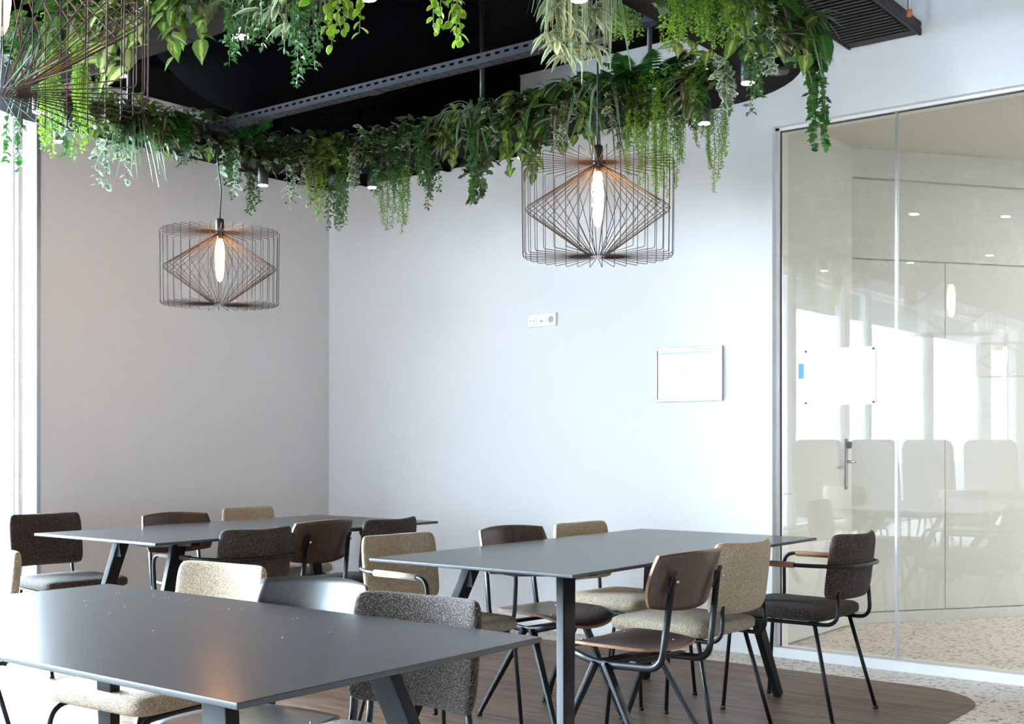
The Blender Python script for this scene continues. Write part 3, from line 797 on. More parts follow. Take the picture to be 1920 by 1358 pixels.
# ================================================================== WIRE PENDANT LAMPS
Rw, Hw = 0.300, 0.372
prof = fillet([(0.018, 0, 0), (Rw, 0, 0), (Rw*0.985, 0, -Hw), (0.030, 0, -Hw), (Rw*0.96, 0, -Hw*0.5), (0.018, 0, -0.012)], 0.010, 3)
wire_mesh = MB().tube(prof, 0.0015, 5).mesh('wire', M['wire'], True)
def pendant(x, y, z, ztop, label, rz=0.0, nw=36, sway=0.0):
    """z: height of the upper wire rosette; ztop: where the cable is fixed"""
    t = thing('wire_pendant_lamp', label, 'pendant lamp', (x, y, z), rz, 'wire cage pendant lamps')
    for k in range(nw):
        sobj('wire', wire_mesh, t, Matrix.Rotation(2*PI*k/nw, 4, 'Z'))
    MB().lathe([(0.016, -0.016), (0.0215, 0.0), (0.0215, 0.060), (0.018, 0.066)], 20).build('socket', M['spot'], t, True)
    MB().lathe([(0.012, -0.045), (0.014, -0.030), (0.014, -0.014)], 16).build('bulb_cap', M['brass'], t, True)
    bp = [(0.010, -0.030), (0.017, -0.05), (0.0225, -0.085), (0.023, -0.135), (0.021, -0.19), (0.0155, -0.235), (0.007, -0.252), (0.002, -0.256)]
    MB().lathe(list(reversed(bp)), 20).build('bulb', M['bulb'], t, True)
    MB().tube([(0, 0, 0.06), (sway*0.35, 0, 0.06 + (ztop-z-0.06)*0.33), (-sway*0.6, 0, 0.06 + (ztop-z-0.06)*0.66), (0, 0, ztop - z)], 0.0038, 8).build('cable', M['cable'], t, True)
    MB().lathe([(0.046, ztop-z-0.02), (0.048, ztop-z-0.016), (0.048, ztop-z)], 24).build('canopy', M['spot'], t)
    return t
pendant(-2.63, 3.96, 2.272, 2.772, 'wire cage pendant lamp in the centre right, over the right table')
pendant(-4.945, 3.96, 2.245, 2.772, 'wire cage pendant lamp at left, over the left table', 0.05, sway=0.03)
pendant(-2.376, 1.333, 2.272, ZC, 'near wire cage pendant lamp cut by the top left corner', 0.03)
pendant(-3.85, -1.75, 2.272, ZC, 'wire cage pendant lamp behind the camera, mirrored in the glass', 0.02)

# ================================================================== PLANTS
def leaf_mb(outline, fold=0.18, droop=0.22):
    """outline: list of (t along length, half width); unit length along +X"""
    b = MB(); uv = []
    for (t, w) in outline:
        zc = -droop * t * t
        b.v += [(t, -w, zc + fold * w), (t, 0, zc), (t, w, zc + fold * w)]; uv += [(-1, t), (0, t), (1, t)]
    for i in range(len(outline) - 1):
        o = i * 3; b.f += [(o, o+3, o+4, o+1), (o+1, o+4, o+5, o+2)]
    b.uv = uv
    return b
OVAL = [(0, 0.02), (0.18, 0.2), (0.45, 0.30), (0.75, 0.2), (1, 0.01)]
HEART = [(-0.10, 0.16), (0.05, 0.34), (0.28, 0.40), (0.6, 0.27), (0.85, 0.10), (1.05, 0.0)]
LANCE = [(0, 0.03), (0.25, 0.12), (0.55, 0.13), (0.8, 0.08), (1, 0.0)]
BROAD = [(0, 0.03), (0.12, 0.16), (0.4, 0.30), (0.7, 0.24), (0.9, 0.10), (1, 0.0)]
ROUND = [(0, 0.03), (0.2, 0.34), (0.5, 0.42), (0.8, 0.32), (1, 0.04)]
def ivy_mb():
    b = MB(); pts = [(0.0, 0.0), (-0.12, 0.30), (0.10, 0.28), (0.22, 0.52), (0.40, 0.24), (0.66, 0.30), (1.0, 0.0)]
    full = pts + [(x, -y) for x, y in reversed(pts[1:-1])]
    b.v = [(0.30, 0, 0.0)] + [(x, y, 0.05 - 0.25 * (abs(x - 0.3) + abs(y)) ** 1.5) for x, y in full]
    b.uv = [(0, 0.3)] + [(1, x) for x, y in full]; n = len(full)
    b.f = [(0, 1 + (k+1) % n, 1 + k) for k in range(n)]
    return b
def blade_mb(reach, drop, w, n=9):
    """long strap leaf arching up then falling"""
    b = MB(); uv = []
    for i in range(n + 1):
        t = i / n; x = reach * (t ** 0.8); z = reach * 0.55 * math.sin(min(1, t * 1.5) * PI * 0.5) * (1 - t * 0.4) - drop * t ** 2.4
        ww = w * (1 - 0.85 * t ** 2.5) * min(1, 0.55 + t * 3)
        b.v += [(x, -ww, z + ww * 0.5), (x, 0, z), (x, ww, z + ww * 0.5)]; uv += [(-1, t), (0, t), (1, t)]
    for i in range(n):
        o = i * 3; b.f += [(o, o+3, o+4, o+1), (o+1, o+4, o+5, o+2)]
    b.uv = uv; return b
def frond_mb(reach=0.24, drop=0.14, n=15):
    b = MB(); uv = []
    P = []
    for i in range(n + 1):
        t = i / n; P.append(Vector((reach * t ** 0.85, 0, reach * 0.5 * math.sin(min(1, t*1.4) * PI/2) - drop * t ** 2)))
    for i in range(1, n):
        d = (P[i+1] - P[i-1]).normalized(); l = 0.062 * math.sin(PI * min(1, 0.18 + 0.82 * i / n)) ** 0.7; hw = 0.0065
        for s in (-1, 1):
            tip = P[i] + Vector((0.25*l, s*l, -0.22*l)); o = len(b.v)
            b.v += [tuple(P[i] - d*hw), tuple(P[i] + d*hw), tuple((P[i]+tip)/2 + d*hw*1.1), tuple(tip), tuple((P[i]+tip)/2 - d*hw*1.1)]; uv += [(0, 0.5)] * 5
            b.f.append((o, o+1, o+2, o+3, o+4))
    for i in range(n):
        o = len(b.v); b.v += [tuple(P[i] + Vector((0, -0.0016, 0))), tuple(P[i+1] + Vector((0, -0.0016, 0))), tuple(P[i+1] + Vector((0, 0.0016, 0))), tuple(P[i] + Vector((0, 0.0016, 0)))]; uv += [(0, 0)] * 4; b.f.append((o, o+1, o+2, o+3))
    b.uv = uv; return b

LM = dict(
    string=leaf_mat('leaf_string', srgb(128, 172, 46), srgb(178, 204, 84), 0.1, trans=0.4),
    fern_string=leaf_mat('leaf_fern_string', srgb(112, 156, 56), srgb(160, 190, 80), 0.1, trans=0.4),
    small_leaf=leaf_mat('leaf_small', srgb(54, 102, 42), srgb(124, 160, 62), -0.1, rough=0.3),
    round_leaf=leaf_mat('leaf_round', srgb(104, 150, 40), srgb(186, 200, 62), 0.3, rough=0.3, trans=0.4),
    ivy_green=leaf_mat('leaf_ivy_green', srgb(60, 110, 48), srgb(136, 166, 80), -0.1),
    ivy_dark=leaf_mat('leaf_ivy_dark', srgb(58, 78, 44), srgb(112, 118, 78), 0.0),
    ivy_variegated=leaf_mat('leaf_ivy_variegated', srgb(74, 108, 72), srgb(206, 212, 188), 0.35),
    ivy_white=leaf_mat('leaf_ivy_white', srgb(100, 140, 104), srgb(222, 230, 216), 0.5),
    pothos=leaf_mat('leaf_pothos', srgb(84, 118, 48), srgb(168, 182, 92), 0.3, 'rib', rough=0.34),
    broad=leaf_mat('leaf_broad', srgb(58, 96, 40), srgb(104, 136, 66), 0.2, 'rib', rough=0.3),
    dieffenbachia=leaf_mat('leaf_dieffenbachia', srgb(104, 136, 62), srgb(206, 212, 146), 0.55, 'rib'),
    spider=leaf_mat('leaf_spider', srgb(90, 122, 84), srgb(196, 206, 182), 0.30),
    dracaena=leaf_mat('leaf_dracaena', srgb(134, 156, 108), srgb(216, 218, 190), 0.45),
    tradescantia=leaf_mat('leaf_tradescantia', srgb(66, 84, 58), srgb(164, 140, 120), 0.45, 'rib'),
    fern=leaf_mat('leaf_fern', srgb(40, 90, 36), srgb(66, 122, 50), 0.0))
STEM = mat('plant_stem', srgb(88, 96, 52), 0.6)
STEM_BROWN = mat('brown_plant_stem', srgb(104, 70, 48), 0.6)
LEAF = dict(
    ivy_green=ivy_mb().mesh('leaf', LM['ivy_green'], True), ivy_dark=ivy_mb().mesh('leaf', LM['ivy_dark'], True), ivy_variegated=ivy_mb().mesh('leaf', LM['ivy_variegated'], True), ivy_white=ivy_mb().mesh('leaf', LM['ivy_white'], True),
    pothos=leaf_mb(HEART).mesh('leaf', LM['pothos'], True), broad=leaf_mb(BROAD, 0.2, 0.3).mesh('leaf', LM['broad'], True),
    dieffenbachia=leaf_mb(BROAD, 0.25, 0.25).mesh('leaf', LM['dieffenbachia'], True), tradescantia=leaf_mb(LANCE, 0.3, 0.2).mesh('leaf', LM['tradescantia'], True),
    dracaena=leaf_mb(LANCE, 0.3, 0.35).mesh('leaf', LM['dracaena'], True), round_leaf=leaf_mb(ROUND, 0.2, 0.2).mesh('leaf', LM['round_leaf'], True))
BLADES = [blade_mb(0.20, 0.12, 0.008).mesh('blade', LM['spider'], True), blade_mb(0.17, 0.26, 0.009).mesh('blade', LM['spider'], True), blade_mb(0.13, 0.36, 0.008).mesh('blade', LM['spider'], True), blade_mb(0.22, 0.02, 0.007).mesh('blade', LM['spider'], True)]
STRAPS = [blade_mb(0.10, 0.34, 0.011).mesh('blade', LM['dracaena'], True), blade_mb(0.07, 0.42, 0.010).mesh('blade', LM['dracaena'], True)]
FRONDS = [frond_mb(0.24, 0.12).mesh('frond', LM['fern']), frond_mb(0.20, 0.24).mesh('frond', LM['fern']), frond_mb(0.22, -0.02).mesh('frond', LM['fern'])]

rnd = random.Random(5)
def frame_at(p, d, roll, s):
    """matrix: leaf base at p, blade along d, scaled s, upper side turned by roll"""
    d = Vector(d).normalized(); up = Vector((0, 0, 1)); side = up.cross(d)
    if side.length < 1e-3: side = Vector((1, 0, 0))
    side.normalize(); nrm = d.cross(side)
    side, nrm = side*math.cos(roll) + nrm*math.sin(roll), nrm*math.cos(roll) - side*math.sin(roll)
    return Matrix(((d.x*s, side.x*s, nrm.x*s, p[0]), (d.y*s, side.y*s, nrm.y*s, p[1]), (d.z*s, side.z*s, nrm.z*s, p[2]), (0, 0, 0, 1)))

def strand(out, length, spread, lift=0.035):
    """hanging stem over the ring edge, local coordinates, z = 0 at the ring rim"""
    tang = Vector((-out.y, out.x, 0)); s = rnd.uniform(-spread, spread); e = rnd.uniform(0.055, 0.115)
    P = [out * -0.03 + tang * s * 0.5, out * (e*0.5) + tang * s * 0.8 + Vector((0, 0, lift)), out * e + tang * s + Vector((0, 0, 0.0))]
    L_ = length; sw = rnd.uniform(-0.02, 0.02); sw2 = rnd.uniform(-0.025, 0.02)
    m = max(3, int(L_ / 0.05))
    for k in range(1, m + 1):
        t = k / m
        P.append(P[2] + Vector((0, 0, -L_ * t)) + tang * (sw * math.sin(t * 3.0) ) + out * sw2 * t)
    return P
def along(P, step):
    """points every step along a polyline with direction"""
    res = []; acc = 0.0
    for a, b in zip(P, P[1:]):
        l = (b - a).length
        if l < 1e-6: continue
        d = (b - a) / l; x = step - acc
        while x <= l: res.append((a + d * x, d)); x += step
        acc = (acc + l) % step
    return res

def ang_dir(az, el): return Vector((math.cos(az)*math.cos(el), math.sin(az)*math.cos(el), math.sin(el)))

def outward(x, y):
    best = min(RP, key=lambda pn: (pn[0].x - x) ** 2 + (pn[0].y - y) ** 2)
    v = Vector((x, y, 0)) - Vector((best[0].x, best[0].y, 0))
    return best[1].copy() if v.dot(best[1]) >= 0 else -best[1]

def tiny(b, p, d, l, w, roll):
    d = d.normalized(); s = Vector((0, 0, 1)).cross(d)
    if s.length < 1e-3: s = Vector((1, 0, 0))
    s.normalize(); n = d.cross(s); s = s*math.cos(roll) + n*math.sin(roll); n = d.cross(s)
    o = len(b.v); mid = p + d*l*0.5 + n*l*0.1
    b.v += [tuple(p), tuple(mid + s*w*0.5 + n*w*0.15), tuple(p + d*l), tuple(mid - s*w*0.5 + n*w*0.15)]
    b.uv += [(0, 0), (1, 0.5), (0, 1), (-1, 0.5)]
    b.f.append((o, o+1, o+2, o+3))

NAMES = dict(string='string_plant', fern_string='asparagus_fern', small_leaf='small_leaved_vine', round_leaf='round_leaved_vine', ivy_green='ivy', ivy_dark='ivy', ivy_variegated='ivy', ivy_white='ivy',
             pothos='pothos', broad='broad_leaved_plant', dieffenbachia='dieffenbachia', spider='spider_plant', dracaena='dracaena', tradescantia='tradescantia', fern='fern')
WORDS = dict(string='yellow-green stringy trailing plant', fern_string='feathery light green trailing plant', small_leaf='dark green small-leaved vine', round_leaf='bright round-leaved vine', ivy_green='fresh green ivy', ivy_dark='dull olive ivy', ivy_variegated='cream-edged ivy', ivy_white='whitish ivy',
             pothos='light-veined pothos vine', broad='broad-leaved green plant', dieffenbachia='yellow-green striped leafy plant', spider='striped strap-leaved spider plant', dracaena='pale cream rosette plant', tradescantia='brownish striped leafy plant', fern='dark green fern')
SIDES = dict(B='wall side of the ring', L='window end of the ring', F='near side of the ring', R='glass end of the ring')
PLANTS = [
    ('ivy_variegated', 'L', -4.9, 2.91, 0.19), ('ivy_green', 'L', -5.28, 3.09, 0.28), ('ivy_green', 'L', -5.01, 3.01, 0.27), ('ivy_variegated', 'L', -4.9, 2.91, 0.15),
    ('ivy_variegated', 'L', -5.3, 3.57, 0.27), ('spider', 'L', -5.1, 3.49, 0.26), ('spider', 'L', -5.1, 3.59, 0.21), ('ivy_variegated', 'L', -5.3, 3.69, 0.23),
    ('tradescantia', 'L', -5.3, 3.86, 0.05), ('tradescantia', 'L', -5.1, 3.83, 0.01), ('fern', 'L', -5.1, 3.79, 0.2), ('ivy_dark', 'L', -5.3, 3.8, 0.04),
    ('ivy_white', 'L', -5.1, 4.07, 0.27), ('fern', 'L', -5.1, 4.15, 0.05), ('small_leaf', 'L', -5.3, 4.07, 0.04), ('ivy_dark', 'L', -5.1, 3.95, 0.04),
    ('pothos', 'L', -5.1, 3.63, 0.15), ('small_leaf', 'B', -5.29, 4.38, 0.19), ('small_leaf', 'B', -5.27, 4.48, 0.25), ('ivy_dark', 'B', -5.08, 4.41, 0.0),
    ('ivy_variegated', 'B', -5.04, 4.52, 0.29), ('ivy_dark', 'B', -5.01, 4.55, -0.04), ('ivy_variegated', 'B', -4.95, 4.61, 0.28), ('string', 'B', -4.91, 4.64, 0.34),
    ('small_leaf', 'B', -5.02, 4.81, 0.33), ('small_leaf', 'B', -4.76, 4.7, 0.41), ('pothos', 'B', -4.78, 4.69, 0.03), ('ivy_dark', 'B', -4.9, 4.65, -0.04),
    ('fern_string', 'B', -4.76, 4.9, 0.34), ('ivy_variegated', 'B', -4.58, 4.7, 0.01), ('ivy_variegated', 'B', -4.4, 4.7, 0.02), ('string', 'B', -4.62, 4.9, 0.37),
    ('small_leaf', 'B', -4.49, 4.7, 0.24), ('small_leaf', 'B', -4.32, 4.7, 0.28), ('small_leaf', 'B', -4.39, 4.9, 0.27), ('small_leaf', 'B', -4.11, 4.7, 0.26),
    ('ivy_variegated', 'B', -4.28, 4.7, -0.02), ('ivy_dark', 'B', -4.13, 4.9, 0.27), ('ivy_dark', 'B', -4.05, 4.9, 0.3), ('spider', 'B', -3.91, 4.7, 0.01),
    ('spider', 'B', -3.79, 4.7, -0.03), ('tradescantia', 'B', -3.99, 4.9, -0.04), ('ivy_green', 'B', -3.78, 4.7, 0.36), ('ivy_dark', 'B', -3.71, 4.7, 0.36),
    ('pothos', 'B', -3.65, 4.7, 0.05), ('pothos', 'B', -3.57, 4.7, 0.28), ('pothos', 'B', -3.46, 4.7, 0.32), ('pothos', 'B', -3.53, 4.9, 0.11),
    ('broad', 'B', -3.33, 4.7, -0.02), ('broad', 'B', -3.26, 4.7, -0.03), ('spider', 'B', -3.18, 4.7, 0.19), ('spider', 'B', -3.23, 4.9, 0.11),
    ('ivy_variegated', 'B', -3.3, 4.7, 0.19), ('ivy_variegated', 'B', -3.19, 4.7, 0.18), ('ivy_variegated', 'B', -3.16, 4.9, 0.13), ('ivy_dark', 'B', -2.95, 4.7, 0.16),
    ('fern', 'B', -2.97, 4.7, -0.02), ('fern', 'B', -2.83, 4.7, -0.01), ('spider', 'B', -3.03, 4.7, -0.03), ('string', 'B', -2.88, 4.7, 0.35),
    ('string', 'B', -2.82, 4.7, 0.4), ('string', 'B', -2.88, 4.9, 0.35), ('string', 'B', -2.72, 4.7, 0.51), ('small_leaf', 'B', -2.68, 4.7, 0.23),
    ('small_leaf', 'B', -2.75, 4.9, 0.09), ('small_leaf', 'B', -2.71, 4.7, 0.09), ('pothos', 'B', -2.56, 4.7, 0.13), ('string', 'B', -2.65, 4.9, 0.39),
    ('string', 'B', -2.73, 4.9, 0.16), ('small_leaf', 'B', -2.47, 4.67, 0.19), ('ivy_dark', 'B', -2.49, 4.68, 0.07), ('ivy_green', 'R', -2.07, 4.54, 0.41),
    ('ivy_green', 'R', -2.07, 4.54, 0.37), ('ivy_green', 'R', -2.07, 4.54, 0.09), ('ivy_green', 'R', -2.07, 4.54, 0.02), ('ivy_variegated', 'B', -2.26, 4.48, 0.19),
    ('ivy_variegated', 'B', -2.26, 4.48, 0.21), ('ivy_variegated', 'R', -2.07, 4.54, 0.12), ('small_leaf', 'R', -2.02, 3.91, 0.37), ('small_leaf', 'R', -2.02, 4.0, 0.3),
    ('pothos', 'R', -2.02, 4.12, 0.12), ('pothos', 'R', -2.02, 4.26, 0.06), ('broad', 'R', -2.02, 4.07, -0.01), ('broad', 'R', -2.02, 4.18, 0.02),
    ('pothos', 'R', -2.02, 3.81, 0.24), ('pothos', 'R', -2.02, 3.92, 0.19), ('ivy_variegated', 'R', -2.02, 4.01, 0.25), ('spider', 'R', -2.03, 4.42, -0.03),
    ('broad', 'R', -2.03, 4.4, 0.04), ('string', 'R', -2.22, 3.58, 0.14), ('string', 'R', -2.22, 3.64, 0.13), ('string', 'R', -2.02, 3.34, 0.31),
    ('string', 'R', -2.02, 3.41, 0.25), ('string', 'R', -2.02, 3.47, 0.25), ('string', 'R', -2.02, 3.53, 0.24), ('string', 'R', -2.02, 3.6, 0.25),
    ('string', 'R', -2.02, 3.67, 0.2), ('string', 'R', -2.02, 3.73, 0.16), ('pothos', 'R', -2.22, 4.11, -0.02), ('pothos', 'R', -2.02, 3.87, 0.09),
    ('ivy_dark', 'R', -2.02, 3.78, 0.07), ('dracaena', 'R', -2.22, 3.3, 0.34), ('dracaena', 'R', -2.22, 3.41, 0.26), ('dracaena', 'R', -2.23, 3.18, 0.33),
    ('spider', 'R', -2.22, 3.23, 0.32), ('spider', 'R', -2.22, 3.44, 0.22), ('dracaena', 'R', -2.22, 3.47, 0.12), ('round_leaf', 'F', -2.34, 2.73, 0.41),
    ('round_leaf', 'F', -2.31, 2.75, 0.39), ('round_leaf', 'F', -2.68, 2.66, 0.31), ('round_leaf', 'F', -2.64, 2.66, 0.36), ('round_leaf', 'F', -2.6, 2.66, 0.31),
    ('small_leaf', 'F', -2.83, 2.66, 0.46), ('small_leaf', 'F', -2.77, 2.66, 0.41), ('small_leaf', 'F', -2.96, 2.66, 0.31), ('dracaena', 'F', -2.85, 2.66, 0.29),
    ('dracaena', 'F', -3.0, 2.66, 0.22), ('spider', 'F', -2.98, 2.66, 0.18), ('small_leaf', 'F', -3.15, 2.66, 0.31), ('small_leaf', 'F', -3.08, 2.66, 0.28),
    ('small_leaf', 'F', -2.73, 2.66, 0.26), ('ivy_dark', 'F', -3.3, 2.66, 0.11), ('ivy_dark', 'F', -3.38, 2.66, 0.13), ('ivy_dark', 'F', -3.5, 2.66, 0.09),
    ('ivy_dark', 'F', -3.6, 2.66, 0.04), ('pothos', 'F', -3.46, 2.66, 0.27), ('pothos', 'F', -3.37, 2.66, 0.22), ('dieffenbachia', 'F', -3.66, 2.66, 0.2),
    ('dieffenbachia', 'F', -3.76, 2.66, 0.28), ('dieffenbachia', 'F', -3.82, 2.66, 0.23), ('pothos', 'F', -3.96, 2.66, 0.06), ('pothos', 'F', -4.05, 2.66, -0.01),
    ('spider', 'F', -4.3, 2.66, 0.08), ('spider', 'F', -4.49, 2.66, -0.01), ('ivy_green', 'F', -4.13, 2.66, 0.1), ('broad', 'F', -4.18, 2.66, -0.02),
    ('ivy_variegated', 'F', -3.93, 2.66, 0.19), ('ivy_green', 'F', -4.62, 2.66, 0.02), ('string', 'F', -4.28, 2.66, 0.4), ('string', 'F', -4.2, 2.66, 0.46),
    ('string', 'F', -4.05, 2.66, 0.49), ('string', 'F', -4.0, 2.66, 0.46), ('ivy_green', 'F', -4.38, 2.66, 0.22), ('pothos', 'F', -3.85, 2.66, 0.05),
    ('ivy_dark', 'L', -5.07, 3.1, 0.13), ('ivy_variegated', 'L', -5.1, 3.23, 0.15), ('pothos', 'L', -5.1, 3.32, 0.13), ('small_leaf', 'L', -5.1, 3.4, 0.15),
    ('ivy_dark', 'L', -5.1, 3.48, 0.15), ('ivy_green', 'L', -5.1, 3.57, 0.1), ('tradescantia', 'L', -5.1, 3.66, 0.09), ('ivy_dark', 'L', -5.1, 3.76, 0.16),
    ('ivy_variegated', 'L', -5.1, 3.86, 0.1), ('pothos', 'L', -5.1, 4.01, 0.1), ('small_leaf', 'L', -5.1, 4.09, 0.17), ('ivy_dark', 'L', -5.1, 4.18, 0.12),
    ('ivy_dark', 'B', -5.1, 4.36, 0.12), ('small_leaf', 'B', -5.06, 4.47, 0.09), ('tradescantia', 'B', -4.99, 4.58, 0.12), ('pothos', 'B', -4.82, 4.68, 0.1),
    ('ivy_green', 'B', -4.7, 4.7, 0.17), ('ivy_variegated', 'B', -4.62, 4.7, 0.2), ('ivy_dark', 'B', -4.5, 4.7, 0.15), ('ivy_dark', 'B', -4.34, 4.7, 0.18),
    ('small_leaf', 'B', -4.15, 4.7, 0.17), ('tradescantia', 'B', -4.04, 4.7, 0.1), ('pothos', 'B', -3.97, 4.7, 0.17), ('ivy_green', 'B', -3.75, 4.7, 0.15),
    ('ivy_variegated', 'B', -3.68, 4.7, 0.12), ('ivy_dark', 'B', -3.53, 4.7, 0.09), ('ivy_dark', 'B', -3.43, 4.7, 0.18), ('small_leaf', 'B', -3.35, 4.7, 0.13),
    ('tradescantia', 'B', -3.23, 4.7, 0.16), ('pothos', 'B', -3.12, 4.7, 0.17), ('ivy_green', 'B', -3.05, 4.7, 0.15), ('ivy_variegated', 'B', -2.99, 4.7, 0.17),
    ('ivy_dark', 'B', -2.92, 4.7, 0.12), ('ivy_dark', 'B', -2.85, 4.7, 0.16), ('small_leaf', 'B', -2.78, 4.7, 0.12), ('tradescantia', 'B', -2.59, 4.7, 0.17),
    ('pothos', 'B', -2.5, 4.68, 0.17), ('ivy_dark', 'F', -4.66, 2.66, -0.05), ('pothos', 'F', -4.46, 2.66, -0.01), ('ivy_dark', 'F', -4.23, 2.66, 0.03),
    ('tradescantia', 'F', -4.02, 2.66, 0.08), ('ivy_variegated', 'F', -3.56, 2.66, 0.02), ('small_leaf', 'F', -3.43, 2.66, 0.05), ('ivy_green', 'F', -3.24, 2.66, 0.1),
    ('ivy_dark', 'F', -3.19, 2.66, 0.17), ('pothos', 'F', -3.04, 2.66, 0.16), ('ivy_dark', 'F', -2.9, 2.66, 0.2), ('ivy_dark', 'R', -2.02, 3.22, 0.23),
    ('ivy_green', 'R', -2.02, 3.38, 0.21), ('small_leaf', 'R', -2.02, 3.58, 0.19), ('ivy_variegated', 'R', -2.02, 3.84, 0.17), ('tradescantia', 'R', -2.02, 4.05, 0.15),
    ('ivy_dark', 'R', -2.02, 4.21, 0.14), ('pothos', 'R', -2.02, 4.32, 0.13), ('ivy_dark', 'R', -2.07, 4.54, 0.09), ('ivy_green', 'R', -2.07, 4.54, 0.11),
    ('ivy_dark', 'F', -2.52, 2.67, 0.13), ('pothos', 'F', -2.44, 2.69, 0.12), ('ivy_variegated', 'F', -2.4, 2.7, 0.13), ('ivy_dark', 'F', -2.27, 2.77, 0.12),
    ('tradescantia', 'F', -2.22, 2.81, 0.12), ('pothos', 'F', -2.17, 2.87, 0.13), ('ivy_variegated', 'F', -2.12, 2.93, 0.14),
]
def bearing(x, y): return math.atan2(x, y)
ORD = ['first', 'second', 'third', 'fourth', 'fifth', 'sixth', 'seventh', 'eighth', 'ninth', 'tenth', 'eleventh', 'twelfth', 'thirteenth', 'fourteenth', 'fifteenth', 'sixteenth', 'seventeenth', 'eighteenth', 'nineteenth', 'twentieth', 'twenty-first', 'twenty-second', 'twenty-third', 'twenty-fourth', 'twenty-fifth', 'twenty-sixth', 'twenty-seventh', 'twenty-eighth', 'twenty-ninth', 'thirtieth']
order = {}
for i, p in enumerate(PLANTS): order.setdefault((p[0], p[1]), []).append(i)
LBL = {}
for (k, s), ids in order.items():
    ids.sort(key=lambda i: bearing(PLANTS[i][2], PLANTS[i][3]))
    for j, i in enumerate(ids):
        if len(ids) == 1: LBL[i] = 'only %s on the %s' % (WORDS[k], SIDES[s])
        else: LBL[i] = '%s on the %s, %s from the left' % (WORDS[k], SIDES[s], ORD[j])

